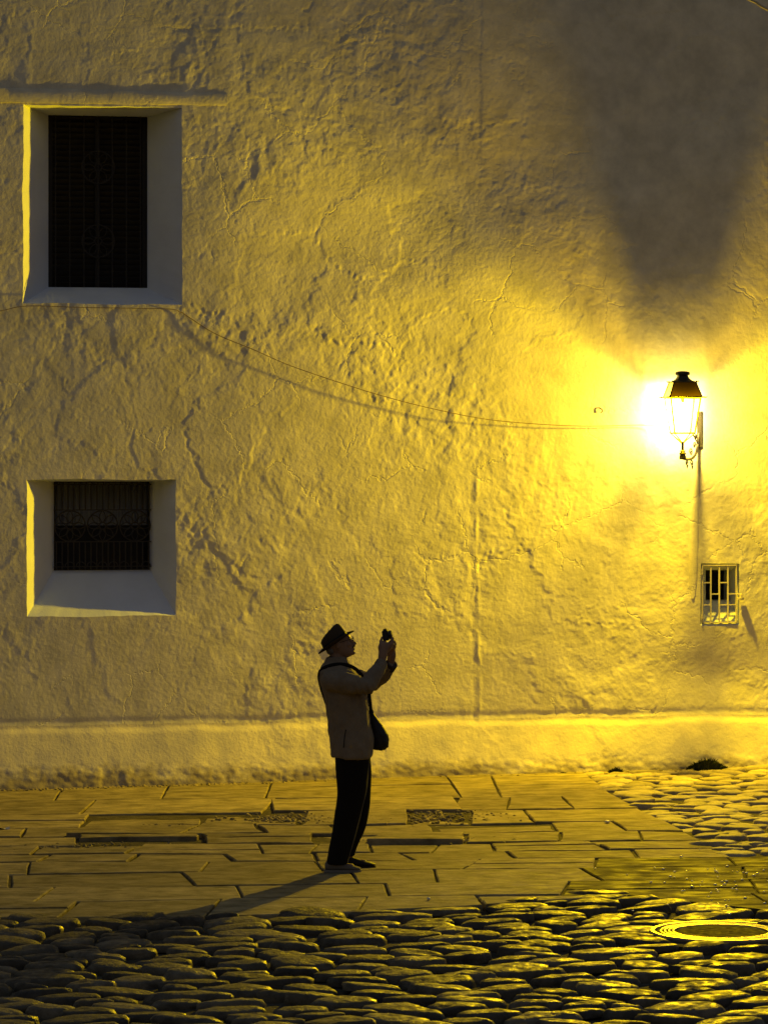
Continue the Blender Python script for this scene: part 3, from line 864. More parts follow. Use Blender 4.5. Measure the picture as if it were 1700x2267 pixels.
# yoke, stem and bracket (in lamp frame; wall lies at +y)
mb = MB()
for sx in (-1, 1):
    for sy in (-1, 1):
        mb.tube(bez([(sx * HB, sy * HB, GB), (sx * HB * 0.75, sy * HB * 0.75, GB - 0.025), (sx * 0.02, sy * 0.02, GB - 0.075), (0, 0, GB - 0.10)], 5), 0.0055, 6)
mb.lathe([(0.012, GB - 0.20), (0.012, GB - 0.085), (0.018, GB - 0.08)], n=12)
mb.lathe([(0.012, GB - 0.205), (0.03, GB - 0.20), (0.032, GB - 0.185), (0.018, GB - 0.175), (0.03, GB - 0.165), (0.012, GB - 0.155)], n=16)
mb.build('yoke', M_LAMPIRON, lamp)
mount = WM @ Vector((wallp(1547, 960)[0], -0.01, wallp(1547, 960)[1]))
RI = Matrix.Rotation(-(PSI - math.radians(4)), 3, 'Z')
md = RI @ (mount - bulb_w)          # mount in lamp frame
mx_, my_, mz_ = md
dirv = Vector((mx_, my_, 0)).normalized()
dist = Vector((mx_, my_, 0)).length
zb = GB - 0.235
def al(t, z, s=0.0):
    return (dirv.x * t * dist - dirv.y * s, dirv.y * t * dist + dirv.x * s, z)
mb = MB()
mb.tube(bez([al(-0.05, zb + 0.012), al(0.0, zb), al(0.45, zb - 0.008), al(0.75, zb + 0.03), al(0.90, zb + 0.11), al(0.97, zb + 0.23)], 6), 0.013, 8)
mb.lathe([(0.03, zb - 0.01), (0.034, zb + 0.01), (0.028, zb + 0.03), (0.014, zb + 0.04)], n=12)
mb.build('bracket_arm', M_LAMPIRON, lamp)
mb = MB()
def scroll(t0, z0, r, turns, sgn):
    return [al(t0 + sgn * (r * (1 - k / 26)) * math.cos(turns * k / 26 * 2 * math.pi) / dist, z0 + r * (1 - k / 26) * math.sin(turns * k / 26 * 2 * math.pi)) for k in range(25)]
for a_ in ((0.50, zb + 0.055, 0.042, 1.5, -1), (0.72, zb + 0.12, 0.035, 1.4, 1), (0.80, zb + 0.20, 0.028, 1.4, -1), (0.25, zb - 0.045, 0.028, 1.3, 1), (0.55, zb - 0.05, 0.036, 1.3, -1)):
    mb = MB(); mb.tube(scroll(*a_), 0.0055, 6); mb.build('scroll', M_LAMPIRON, lamp)
for t_, z0_ in ((0.28, zb - 0.06), (0.58, zb - 0.07)):
    mb = MB(); mb.tube([al(t_, z0_), al(t_, z0_ - 0.035)], [0.011, 0.003], 8); mb.build('drop_finial', M_LAMPIRON, lamp)
mb = MB()
mb.tube([al(0.98, zb + 0.24), al(0.98, zb + 0.10)], 0.02, 8)
mb.box(al(1.0, zb + 0.27), (0.045, 0.045, 0.34), bev=0.004)
mb.tube([al(0.62, GB - 0.01), al(0.97, zb + 0.12)], 0.007, 6)
mb.build('wall_plate', M_LAMPIRON, lamp)

# cable from the lantern across the wall, a hand's breadth off the plaster
cpts = [(1512, 985, .30), (1470, 950, .16), (1430, 941, .08), (1325, 943, .06), (1230, 941, .065), (1085, 929, .07), (960, 905, .07), (850, 877, .07), (750, 846, .065), (640, 808, .06), (560, 773, .05), (480, 740, .035), (425, 706, .02), (402, 690, .02)]
pts = []
for px, py, s in cpts:
    u, v = wallp(px, py, -s); pts.append(WM @ Vector((u, -s, v)))
b = sum(pts, Vector()) / len(pts)
mb = MB(); mb.tube([p - pts[-1] for p in bez(pts, 6)], 0.0034, 6)
cab = mb.build('cable', M_CABLE); cab.location = pts[-1]
tag(cab, 'thin brown cable sagging across the plaster from the lantern towards the upper window', 'cable', 'cables on the wall')
cpts = [(402, 692, .02), (380, 684, .03), (300, 682, .03), (180, 680, .03), (60, 677, .03), (0, 688, .02), (-120, 712, .02)]
pts = [WM @ Vector((wallp(px, py, -s)[0], -s, wallp(px, py, -s)[1])) for px, py, s in cpts]
mb = MB(); mb.tube([p - pts[0] for p in bez(pts, 6)], 0.0034, 6)
cab2 = mb.build('cable', M_CABLE); cab2.location = pts[0]
tag(cab2, 'thin cable run close under the sill of the upper window to the left', 'cable', 'cables on the wall')
# cable hung high in front of the wall at the top right corner
p0 = Vector(((1560 - 850) / F * 27, 27, CH + (HZ + 40) / F * 27)); p1 = Vector(((1665 - 850) / F * 27, 27, CH + (HZ - 0) / F * 27)); p2 = Vector(((1700 - 850) / F * 27, 27, CH + (HZ - 20) / F * 27)); p3 = Vector(((1900 - 850) / F * 27, 27, CH + (HZ - 120) / F * 27))
mb = MB(); mb.tube([p - p0 for p in bez([p0, p1, p2, p3], 5)], 0.011, 8)
cab3 = mb.build('overhead_cable', mat('pale_sheath', (0.5, 0.42, 0.25), 0.6)); cab3.location = p0
tag(cab3, 'pale overhead cable crossing high at the top right corner', 'cable')

# ------------------------------------------------------------------ paving slabs
def slab_mesh(poly, top, thick, tilt, parent, m, name='slab', rough=0.004, inset=0.011):
    """poly: 4 corners (x, y); edges made slightly ragged; bevelled rim"""
    P = [Vector((x, y)) for x, y in poly]
    c = sum(P, Vector((0, 0))) / len(P)
    ring = []
    for i in range(len(P)):
        a, b_ = P[i], P[(i + 1) % len(P)]
        L = (b_ - a).length
        nseg = max(2, min(5, int(L / 0.22)))
        nrm = Vector((-(b_ - a).y, (b_ - a).x)).normalized()
        if nrm.dot(c - a) < 0: nrm = -nrm
        for k in range(nseg):
            t = k / nseg
            j = random.uniform(-1, 1) * rough * 1.6
            q = a.lerp(b_, t)
            if k == 0:
                q = a + (c - a).normalized() * (inset * 1.2 + random.uniform(0, rough * 1.2))
            else:
                q = q + nrm * (inset + abs(j))
            ring.append(q)
    n = len(ring)
    tx, ty = tilt
    def h(q, z):
        return gz(q.x) + z + (q.x - c.x) * tx + (q.y - c.y) * ty
    bevel = 0.007
    V = []
    for q in ring: V.append((q.x, q.y, h(q, top - thick)))
    for q in ring: V.append((q.x, q.y, h(q, top - bevel + random.uniform(-.0015, .0005))))
    for q in ring:
        q2 = q + (c - q).normalized() * bevel * 1.3
        V.append((q2.x, q2.y, h(q2, top + random.uniform(-.002, .001))))
    for q in ring:
        q2 = q.lerp(c, 0.45)
        V.append((q2.x, q2.y, h(q2, top + random.uniform(-.003, .002))))
    V.append((c.x, c.y, h(c, top)))
    org = Vector((c.x, c.y, gz(c.x)))
    Fc = []
    for r in range(3):
        for k in range(n):
            k2 = (k + 1) % n
            Fc.append((r * n + k, r * n + k2, (r + 1) * n + k2, (r + 1) * n + k))
    for k in range(n): Fc.append((3 * n + k, 3 * n + (k + 1) % n, 4 * n))
    # orientation
    ar = sum((ring[k].x * ring[(k + 1) % n].y - ring[(k + 1) % n].x * ring[k].y) for k in range(n))
    if ar < 0: Fc = [f[::-1] for f in Fc]
    o = mesh_obj(name, [Vector(v) - org for v in V], Fc, m, parent, True, 30)
    o.location = org
    return o


ROWE = [31.75, 29.52, 28.42, 27.45, 26.72, 26.1, 25.58, 25.08, 24.45, 23.72, 22.95, 21.85]
def wobxy(x, y):
    return (x + 0.06 * float(P2(np.array(x * .6), np.array(y * .9), 81)), y + 0.11 * float(P2(np.array(x * .45), np.array(y * .8), 82)) + 0.035 * float(P2(np.array(x * 1.6), np.array(y * 1.6), 83)))


FORCED = {1: [-0.99, 0.60, 1.05], 0: [-2.9, -1.95, -1.02, 0.62, 1.0]}
holes_broken = []
def wall_front(x):
    return YW + 0.2 * x - 0.10
for r in range(len(ROWE) - 1):
    yb_, ya_ = ROWE[r], ROWE[r + 1]
    joints = []
    x = -7.4 + random.uniform(0, .5)
    big = r < 2 or r >= 7
    skews = {}
    while x < 6.8:
        joints.append(x)
        x += random.uniform(0.40, 1.0) if not big else random.uniform(0.55, 1.35)
    if r in FORCED:
        lo, hi = min(FORCED[r]), max(FORCED[r])
        joints = [j for j in joints if j < lo - .4 or j > hi + .4] + FORCED[r]
        joints.sort()
    for k in range(len(joints) - 1):
        x0, x1 = joints[k], joints[k + 1]
        xm = (x0 + x1) / 2; ym = (ya_ + yb_) / 2
        # slabs stop at the cobbled patch and at the street edge
        if ym > PATCH_Y0 and x0 > patch_x(ym) - 0.22: continue
        clip = ym > PATCH_Y0 and x1 > patch_x(ym) - 0.22
        if clip: x1 = patch_x(ym)
        if x1 - x0 < 0.18: continue
        dx = random.uniform(-.05, .05)
        for q_ in (k, k + 1): skews.setdefault(q_, random.uniform(-.05, .05))
        sa, sb = skews[k], skews[k + 1]
        pl = [wobxy(x0 + sa, ya_), wobxy(x1 + sb, ya_), wobxy(x1 - sb, yb_), wobxy(x0 - sa, yb_)]
        if clip: pl[1] = (patch_x(pl[1][1]) + .01, pl[1][1]); pl[2] = (patch_x(pl[2][1]) + .01, pl[2][1])
        if r == 0: pl = [(a, min(b_, wall_front(a) - 0.01)) for a, b_ in pl]
        if r >= len(ROWE) - 4:
            last = r == len(ROWE) - 2
            pl[0] = (pl[0][0], edge_y(pl[0][0]) + .03 if last else max(pl[0][1], edge_y(pl[0][0]) + .03))
            pl[1] = (pl[1][0], edge_y(pl[1][0]) + .03 if last else max(pl[1][1], edge_y(pl[1][0]) + .03))
            if pl[2][1] - pl[1][1] < 0.05 and pl[3][1] - pl[0][1] < 0.05: continue
            pl[1] = (pl[1][0], min(pl[1][1], pl[2][1] - .03)); pl[0] = (pl[0][0], min(pl[0][1], pl[3][1] - .03))
        broken = (26.0 < ym < 28.3) and (-2.2 < xm < 0.9)
        if r == 1 and abs(x0 + 0.99) < 0.01:
            pl = [(-0.93, 28.50), (0.66, 28.42), (0.60, 29.52), (-0.985, 29.42)]
            slab_mesh(pl, 0.010, 0.08, (0, 0), pave, M_SLAB[2], rough=0.0005, inset=0.006)
            continue
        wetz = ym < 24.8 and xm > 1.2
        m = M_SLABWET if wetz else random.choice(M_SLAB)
        splits = [pl]
        if x1 - x0 > 0.75 and yb_ - ya_ > 0.45 and random.random() < (0.5 if broken or 2 <= r <= 5 else 0.25) and r > 0:
            f = random.uniform(.35, .65)
            a_ = Vector(pl[0]).lerp(Vector(pl[3]), f); b_ = Vector(pl[1]).lerp(Vector(pl[2]), f + random.uniform(-.05, .05))
            splits = [[pl[0], pl[1], tuple(b_), tuple(a_)], [tuple(a_), tuple(b_), pl[2], pl[3]]]
        if r == 0 and random.random() < 0.6:
            f = random.uniform(.4, .6)
            a_ = Vector(pl[0]).lerp(Vector(pl[3]), f); b_ = Vector(pl[1]).lerp(Vector(pl[2]), f)
            splits = [[pl[0], pl[1], tuple(b_), tuple(a_)], [tuple(a_), tuple(b_), pl[2], pl[3]]]
        for s_ in splits:
            if broken:
                if random.random() < 0.0:
                    holes_broken.append(s_); continue
                top = random.uniform(-.022, .034); tl = (random.uniform(-.02, .02), random.uniform(-.035, .035)); ro = 0.022; ins = random.uniform(.008, .018)
            else:
                top = random.uniform(-.003, .006); tl = (random.uniform(-.005, .005), random.uniform(-.007, .007)); ro = 0.005; ins = random.choice([.003, .004, .005, .007, .009])
                if 2 <= r <= 6: top = random.uniform(-.006, .012); tl = (tl[0] * 1.6, tl[1] * 2); ro = .009
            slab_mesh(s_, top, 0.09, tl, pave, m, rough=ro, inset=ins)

# rubble and crumbled mortar in the broken places
mb = MB()
def pebble(mb, c, r, seed):
    rnd = random.Random(seed)
    n = 6
    vs = [(c[0], c[1], c[2] + r * rnd.uniform(.4, .8))]
    for k in range(n):
        a = 2 * math.pi * k / n + rnd.uniform(-.3, .3)
        q = r * rnd.uniform(.7, 1.2)
        vs.append((c[0] + q * math.cos(a), c[1] + q * math.sin(a), c[2] + r * rnd.uniform(-.1, .25)))
    for k in range(n):
        a = 2 * math.pi * k / n
        vs.append((c[0] + r * math.cos(a), c[1] + r * math.sin(a), c[2] - r * .6))
    fs = [(0, 1 + k, 1 + (k + 1) % n) for k in range(n)] + [(1 + k, 1 + n + k, 1 + n + (k + 1) % n, 1 + (k + 1) % n) for k in range(n)]
    mb.add(vs, fs)
for h_ in holes_broken:
    for _ in range(60):
        a, b_ = random.random(), random.random()
        p = Vector(h_[0]).lerp(Vector(h_[1]), a).lerp(Vector(h_[3]).lerp(Vector(h_[2]), a), b_)
        pebble(mb, (p.x, p.y, gz(p.x) + random.uniform(-.028, -.008)), random.uniform(.008, .026), random.random())
for (cx_, cy_, sx_, sy_, n_) in ((.15, 27.9, .38, .22, 420), (-.75, 27.95, .25, .18, 200), (-1.55, 27.3, .25, .14, 160), (.55, 26.25, .30, .08, 140), (-2.4, 26.2, .3, .1, 60)):
    for _ in range(n_):
        x = random.gauss(cx_, sx_); y = random.gauss(cy_, sy_)
        pebble(mb, (x, y, gz(x) + random.uniform(-.004, .006)), random.uniform(.005, .018) * (1.7 if random.random() < .06 else 1), random.random())
# crumbs along the foot of the wall
for _ in range(900):
    x = random.uniform(-4.2, 4.4)
    d = abs(random.gauss(0, .05))
    y = wall_front(x) - 0.09 - d
    pebble(mb, (x, y, gz(x) + random.uniform(-.008, .004)), random.uniform(.005, .020) * (1.6 if random.random() < .08 else 1), random.random())
o = mb.build('rubble', M_SLAB[0], None, sharp=50)
tag(o, 'crumbled stone and mortar in the broken paving and along the wall foot', None, None, 'stuff')

# ------------------------------------------------------------------ cobbles
def scatter(x0, x1, y0, y1, inside, sx, sy, n_try, seed):
    """points at anisotropic minimum spacing (sx, sy)"""
    rs = np.random.RandomState(seed)
    pts = np.zeros((0, 2))
    cand = rs.rand(n_try, 2) * [x1 - x0, y1 - y0] + [x0, y0]
    out = []
    sizes = rs.choice([.62, .8, .95, 1.05, 1.2, 1.38], 5000, p=[.12, .2, .24, .22, .14, .08])
    cell = {}
    for c in cand:
        if not inside(c[0], c[1]): continue
        k = (int(c[0] / sx), int(c[1] / sy)); ok = True; sc = sizes[len(out)]
        for i in (-2, -1, 0, 1, 2):
            for j in (-2, -1, 0, 1, 2):
                for q in cell.get((k[0] + i, k[1] + j), ()):
                    if ((q[0] - c[0]) / sx) ** 2 + ((q[1] - c[1]) / sy) ** 2 < ((sc + q[2]) / 2) ** 2: ok = False
        if ok:
            cell.setdefault(k, []).append((c[0], c[1], sc)); out.append((c[0], c[1], sc))
    return np.array(out)


def cobbles(P, ax, parent, mats, dome, gap, limit, key, n=12, zoff=0.0, name='cobble', blocked=None, maxr=0.13):
    P = np.array(P)
    order = sorted(range(len(P)), key=lambda i: key(P[i]))
    rest = MB()
    for cnt, i in enumerate(order):
        c = P[i][:2]
        d = P[:, :2] - c
        dd = np.hypot(d[:, 0] / ax, d[:, 1])
        nb = [j for j in np.argsort(dd)[1:14]]
        rs = random.Random(int(c[0] * 977 + c[1] * 7919))
        rot = rs.uniform(0, .5)
        R = []
        for k in range(n):
            th = 2 * math.pi * (k + rot) / n
            ux, uy = math.cos(th) * ax, math.sin(th)
            rad = 9.0
            for j in nb:
                # bisector in stretched space
                ex, ey = d[j][0] / ax, d[j][1]
                L = math.hypot(ex, ey)
                dot = (math.cos(th) * ex + math.sin(th) * ey) / L
                if dot > 0.05: rad = min(rad, (L * P[i][2] / (P[i][2] + P[j][2]) - gap) / dot)
            rad = min(rad, maxr * P[i][2])
            R.append((ux * rad, uy * rad))
        # soften the corners
        R2 = []
        for k in range(n):
            a, b_, e = R[k - 1], R[k], R[(k + 1) % n]
            R2.append((0.25 * a[0] + .5 * b_[0] + .25 * e[0], 0.25 * a[1] + .5 * b_[1] + .25 * e[1]))
        if blocked and blocked(c[0], c[1], R2): continue
        hd = dome * rs.uniform(.65, 1.3); zb_ = zoff + rs.uniform(-.008, .008)
        tx, ty = rs.uniform(-.10, .10), rs.uniform(-.12, .12)
        ox, oy = rs.uniform(-.15, .15), rs.uniform(-.15, .15)
        V = []
        for (s, hh) in ((1.0, -1.4), (1.0, -0.2), (0.93, 0.55), (0.74, 0.86), (0.38, 0.96)):
            for (x, y) in R2:
                j = 1 + rs.uniform(-.05, .05)
                xx = x * s * j + ox * x * 0; yy = y * s * j
                lump_ = .22 * mnoise.noise(Vector(((c[0] + xx) * 11, (c[1] + yy) * 17, 0))) + .10 * mnoise.noise(Vector(((c[0] + xx) * 30, (c[1] + yy) * 40, 4)))
                V.append((xx + ox * 0.03 * (1 - s), yy, hd * (hh + (rs.uniform(-.05, .05) + 1.6 * lump_) * (hh > -1)) + xx * tx + yy * ty))
        V.append((0, 0, hd * 1.0))
        Fc = []
        for r in range(4):
            for k in range(n):
                k2 = (k + 1) % n
                Fc.append((r * n + k, r * n + k2, (r + 1) * n + k2, (r + 1) * n + k))
        for k in range(n): Fc.append((4 * n + k, 4 * n + (k + 1) % n, 5 * n))
        org = Vector((c[0], c[1], gz(c[0]) + zb_))
        if cnt < limit:
            o = mesh_obj(name, V, Fc, rs.choice(mats), parent, True)
            o.location = org
        else:
            rest.add([Vector(v) + org for v in V], Fc)
    if rest.v:
        o = rest.build(name, mats[0], parent, sharp=None)
        o.name = 'distant_cobbles'
        o['kind'] = 'stuff'


MH = ground(1596, 2064)
MHR = 0.425
def in_street(x, y):
    return y < edge_y(x) + 0.07 and (x - MH.x) ** 2 + (y - MH.y) ** 2 > (MHR + 0.10) ** 2
P = scatter(-5.6, 5.4, 14.0, 23.3, in_street, 0.285, 0.175, 160000, 5)
vis = lambda p: (0 if (abs(p[0]) < p[1] * 0.119 and p[1] > 17.75) else 100) + abs(p[1] - 20) * 0.1 + (30 - p[1]) * .01
print('street cobbles', len(P), 'in view', sum(1 for p in P if vis(p) < 100))
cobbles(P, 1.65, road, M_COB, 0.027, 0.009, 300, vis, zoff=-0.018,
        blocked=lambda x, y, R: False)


def in_patch(x, y):
    return y > PATCH_Y0 - 0.0 and x > patch_x(y) + 0.08 and y < wall_front(x) - 0.16
patch = grid_sheet('pavement_bed', 1.5, 6.5, 25.0, 33.0, 0.12, -0.030, 0.006, M_MORTAR, 'earth bed of the cobbled strip beside the slab pavement')
# keep the bed under the cobbles only
bm = bmesh.new(); bm.from_mesh(patch.data)
bmesh.ops.delete(bm, geom=[f for f in bm.faces if not (f.calc_center_median().x > patch_x(f.calc_center_median().y) - .05)], context='FACES')
bm.to_mesh(patch.data); bm.free()
P = scatter(1.5, 6.4, 25.0, 32.6, in_patch, 0.225, 0.165, 40000, 9)
vis2 = lambda p: (0 if (abs(p[0]) < p[1] * 0.119) else 100) + (35 - p[1]) * .01 * -1 + 1
print('patch cobbles', len(P), 'in view', sum(1 for p in P if abs(p[0]) < p[1] * .119))
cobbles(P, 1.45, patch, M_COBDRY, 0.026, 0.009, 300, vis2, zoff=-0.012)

# ------------------------------------------------------------------ manhole
mh = empty('manhole_cover', MH, 0, 'round cast iron manhole cover with bright worn rim set among the wet cobbles', 'manhole cover')
mb = MB()
mb.lathe([(MHR + .02, -.05), (MHR + .02, 0.0), (MHR + .012, 0.010), (MHR - .008, 0.010), (MHR - .014, 0.004), (MHR - .014, -.05)], n=64)
mb.f = mb.f[:-2]
mb.build('frame', M_STEEL, mh)
for k in range(4):
    r = MHR - .045 - k * .026
    mb = MB(); mb.lathe([(r, -.02), (r, .003), (r - .002, .007), (r - .007, .007), (r - .009, .003), (r - .009, -.02)], n=64); mb.f = mb.f[:-2]
    mb.build('rim_ring', M_STEEL, mh)
mb = MB(); mb.lathe([(MHR - .0145, -.05), (MHR - .0145, -.004), (MHR - .15, -.004), (MHR - .152, .003), (0.1, .004), (0.001, .004)], n=64)
mb.build('lid', M_LID, mh)
ringbed = MB(); ringbed.lathe([(MHR + .021, -.06), (MHR + .021, -.012), (MHR + .15, -.020), (MHR + .16, -.07)], n=48); ringbed.f = ringbed.f[:-2]
ringbed.build('setting_mortar', M_MORTAR, mh)

# ------------------------------------------------------------------ small things on the ground
def lump(name, loc, s, m, seed, flat=.5):
    rs = random.Random(seed)
    bm = bmesh.new(); bmesh.ops.create_icosphere(bm, subdivisions=2, radius=1)
    for v in bm.verts: v.co = Vector((v.co.x * s[0], v.co.y * s[1], v.co.z * s[2])) * (1 + .25 * mnoise.noise(v.co * 1.3 + Vector((seed, 0, 0))))
    V = [v.co.copy() for v in bm.verts]; Fc = [[v.index for v in f.verts] for f in bm.faces]; bm.free()
    o = mesh_obj(name, V, Fc, m); o.location = loc
    return o
p = ground(949, 1995); o = lump('pebble', p + Vector((0, 0, .014)), (.014, .014, .010), M_PALE, 3)
tag(o, 'tiny white pebble on the slab just above the street cobbles', 'pebble')
p = ground(1344, 1824); o = lump('pebble', p + Vector((0, 0, .016)), (.022, .03, .012), M_PALE, 8)
tag(o, 'pale pebble on the slab beside the cobbled strip', 'pebble')
# scrap at the left edge
p = ground(2, 1838)
V = []; n_ = 9
for j in range(3):
    for i in range(n_):
        t = i / (n_ - 1)
        V.append((-.10 + .17 * t, (j - 1) * .07 * (1 - t) + .01 * math.sin(i), .018 + .012 * math.sin(t * 5 + j)))
V2 = [(x, y, z - .004) for x, y, z in V]
Fc = []
for j in range(2):
    for i in range(n_ - 1):
        a = j * n_ + i
        Fc.append((a, a + 1, a + n_ + 1, a + n_)); b_ = a + 3 * n_
        Fc.append((b_, b_ + n_, b_ + n_ + 1, b_ + 1))
o = mesh_obj('paper_scrap', V + V2, Fc, M_PALE); o.location = p
tag(o, 'pale crumpled scrap lying on the slabs at the left edge', 'paper scrap')

# glints of the wet slabs, imitated by small added metal domes
mb = MB()
rs = random.Random(4)
for _ in range(70):
    px = rs.gauss(1570, 90); py = rs.gauss(1965, 32)
    if py > 2030 or px > 1760: continue
    q = ground(px, py)
    r = rs.uniform(.006, .014)
    mb.lathe([(r, 0), (r * .8, r * .5), (r * .3, r * .75)], c=(q.x, q.y, q.z + .008), n=8)
M_GLINT = mat('glint_metal', (0.9, 0.9, 0.9), 0.28, metal=1.0)
o = mb.build('glint_domes', M_GLINT, None, sharp=None)
tag(o, 'small bright domes added as glints on the wet dark slabs above the manhole', None, None, 'stuff')

def weed(px, w, hgt, nbl, seed, label, off=0.0):
    rs = random.Random(seed)
    x = (px - 850) / F * 31.7
    y = wall_front(x) - 0.10 - off
    root = Vector((x, y, gz(x) - .005))
    mb = MB()
    for _ in range(nbl):
        a = rs.uniform(0, 2 * math.pi); r = w * math.sqrt(rs.random())
        b0 = Vector((r * math.cos(a), min(0.03, r * .45 * math.sin(a)), 0))
        hh = hgt * rs.uniform(.35, 1) * (1.15 - abs(b0.x) / w)
        lean = Vector((rs.uniform(-.5, .5), rs.uniform(-.6, .0), 1)).normalized()
        side = Vector((lean.y, -lean.x, rs.uniform(-.4, .4))).normalized() if rs.random() < .5 else Vector((1, rs.uniform(-.6, .6), 0)).normalized()
        wd = rs.uniform(.004, .010)
        m_ = b0 + lean * hh * .5; tip = b0 + lean * hh + Vector((rs.uniform(-.02, .02), -.01, -hh * .2))
        mb.add([b0 - side * wd * .4, b0 + side * wd * .4, m_ + side * wd, tip, m_ - side * wd], [(0, 1, 2, 4), (4, 2, 3)])
    o = mb.build('weed_clump', M_WEED, None, smooth=False)
    o.location = root
    return tag(o, label, 'weed', 'weeds along the wall foot')
weed(1568, 0.20, 0.16, 900, 1, 'largest dark weed clump growing at the wall foot under the small window')
weed(1668, 0.13, 0.04, 120, 2, 'low flat weed at the wall foot near the right edge')
weed(1362, 0.09, 0.07, 160, 3, 'small dark weed at the wall foot where slabs meet cobbles')
weed(1245, 0.05, 0.03, 50, 4, 'tiny weed sprouting between base and slabs right of the man')

# ------------------------------------------------------------------ the man
MAN = Vector(((772 - 850) / F * 24.5, 24.5, gz(-.25)))
man = empty('person', MAN, 0, 'man in brimmed hat and khaki jacket leaning back to photograph the lamp', 'person')


def loft(secs, n=24, power=2.3):
    """horizontal oval sections: (z, x_back, x_front, y_centre, half_width)"""
    V = []; Fc = []
    for (z, xb, xf, yc, hw) in secs:
        cx = (xb + xf) / 2; rx = (xf - xb) / 2
        for k in range(n):
            th = 2 * math.pi * k / n
            c, s = math.cos(th), math.sin(th)
            V.append((cx + rx * math.copysign(abs(c) ** (2 / power), c), yc + hw * math.copysign(abs(s) ** (2 / power), s), z))
    for i in range(len(secs) - 1):
        for k in range(n):
            Fc.append((i * n + k, i * n + (k + 1) % n, (i + 1) * n + (k + 1) % n, (i + 1) * n + k))
    Fc.append(tuple(range(n))[::-1]); Fc.append(tuple((len(secs) - 1) * n + k for k in range(n)))
    return V, Fc


def ball(mb, c, r, s=(1, 1, 1), n=12):
    V = []; Fc = []
    m = n // 2
    for i in range(1, m):
        ph = math.pi * i / m
        for k in range(n):
            th = 2 * math.pi * k / n
            V.append((c[0] + r * s[0] * math.sin(ph) * math.cos(th), c[1] + r * s[1] * math.sin(ph) * math.sin(th), c[2] + r * s[2] * math.cos(ph)))
    t = len(V); V.append((c[0], c[1], c[2] + r * s[2])); V.append((c[0], c[1], c[2] - r * s[2]))
    for i in range(m - 2):
        for k in range(n):
            Fc.append((i * n + k, (i + 1) * n + k, (i + 1) * n + (k + 1) % n, i * n + (k + 1) % n))
    for k in range(n):
        Fc.append((t, k, (k + 1) % n)); Fc.append((t + 1, (m - 2) * n + (k + 1) % n, (m - 2) * n + k))
    mb.add(V, Fc)


def limb(mb, pts, rs_, n=12, b=None):
    mb.tube(pts, rs_, n, True, b)
    ball(mb, pts[0], rs_[0], n=n); ball(mb, pts[-1], rs_[-1], n=n)


def fuse(name, mb, voxel, smooth_it, m, parent, wrinkle=None):
    """union of the collected shapes as one continuous surface"""
    me = bpy.data.meshes.new(name + '_src'); me.from_pydata(mb.v, [], mb.f); me.update()
    bm = bmesh.new(); bm.from_mesh(me); bmesh.ops.recalc_face_normals(bm, faces=bm.faces); bm.to_mesh(me); bm.free()
    o = bpy.data.objects.new(name + '_src', me); C.objects.link(o)
    r = o.modifiers.new('r', 'REMESH'); r.mode = 'VOXEL'; r.voxel_size = voxel
    s = o.modifiers.new('s', 'SMOOTH'); s.factor = 0.5; s.iterations = smooth_it
    dg = bpy.context.evaluated_depsgraph_get(); dg.update()
    out = bpy.data.meshes.new_from_object(o.evaluated_get(dg))
    bpy.data.objects.remove(o)
    if wrinkle:
        nr = [v.normal.copy() for v in out.vertices]
        for v, nn in zip(out.vertices, nr): v.co = v.co + nn * wrinkle(v.co)
    out.name = name
    out.polygons.foreach_set('use_smooth', [True] * len(out.polygons))
    out.materials.clear(); out.materials.append(m)
    return link(bpy.data.objects.new(name, out), parent)


# head frame
HC = Vector((-.074, 0, 1.635)); HT_ = math.radians(15)
HR = Matrix.Rotation(-HT_, 3, 'Y')
def hl(p): return HC + HR @ Vector(p)
body = MB()
# skull and face as stacked ovals in the head frame
hs = [(-.112, .010, .062, .030), (-.102, -.012, .084, .042), (-.088, -.030, .0925, .052), (-.070, -.055, .094, .060), (-.052, -.075, .0955, .065), (-.035, -.088, .096, .069),
      (-.015, -.096, .094, .073), (.005, -.099, .091, .075), (.020, -.100, .0965, .0765), (.035, -.099, .096, .077), (.050, -.095, .084, .075), (.068, -.088, .064, .068),
      (.084, -.076, .040, .056), (.095, -.060, .014, .038), (.100, -.045, -.01, .018)]
v, f = loft([(z, a, b_, 0, w) for z, a, b_, w in hs], 28, 2.1)
body.add([hl(p) for p in v], f)
limb(body, [hl((.088, 0, .008)), hl((.104, 0, -.012)), hl((.116, 0, -.030))], [.009, .011, .0125], 10)   # nose
for s in (-1, 1): ball(body, hl((.106, s * .012, -.036)), .009, n=8)
ball(body, hl((.096, 0, -.056)), .011, (1, 2.0, .55), 10); ball(body, hl((.094, 0, -.066)), .011, (1, 1.9, .6), 10)   # lips
ball(body, hl((.083, 0, -.092)), .019, (1, 1.2, .9), 10)    # chin
for s in (-1, 1):
    ball(body, hl((.086, s * .030, .026)), .014, (.8, 1.6, .5), 10)    # brow
    ball(body, hl((.066, s * .045, -.024)), .020, (1, .9, .9), 10)     # cheek
    ball(body, hl((-.004, s * .076, -.008)), .026, (.62, .30, 1.15), 12)   # ear
    ball(body, hl((.0855, s * .031, .006)), .0115, n=8)                    # eye
limb(body, [(-.085, 0, 1.40), (-.090, 0, 1.48), (-.080, 0, 1.56), (-.070, 0, 1.60)], [.072, .060, .056, .060], 16)
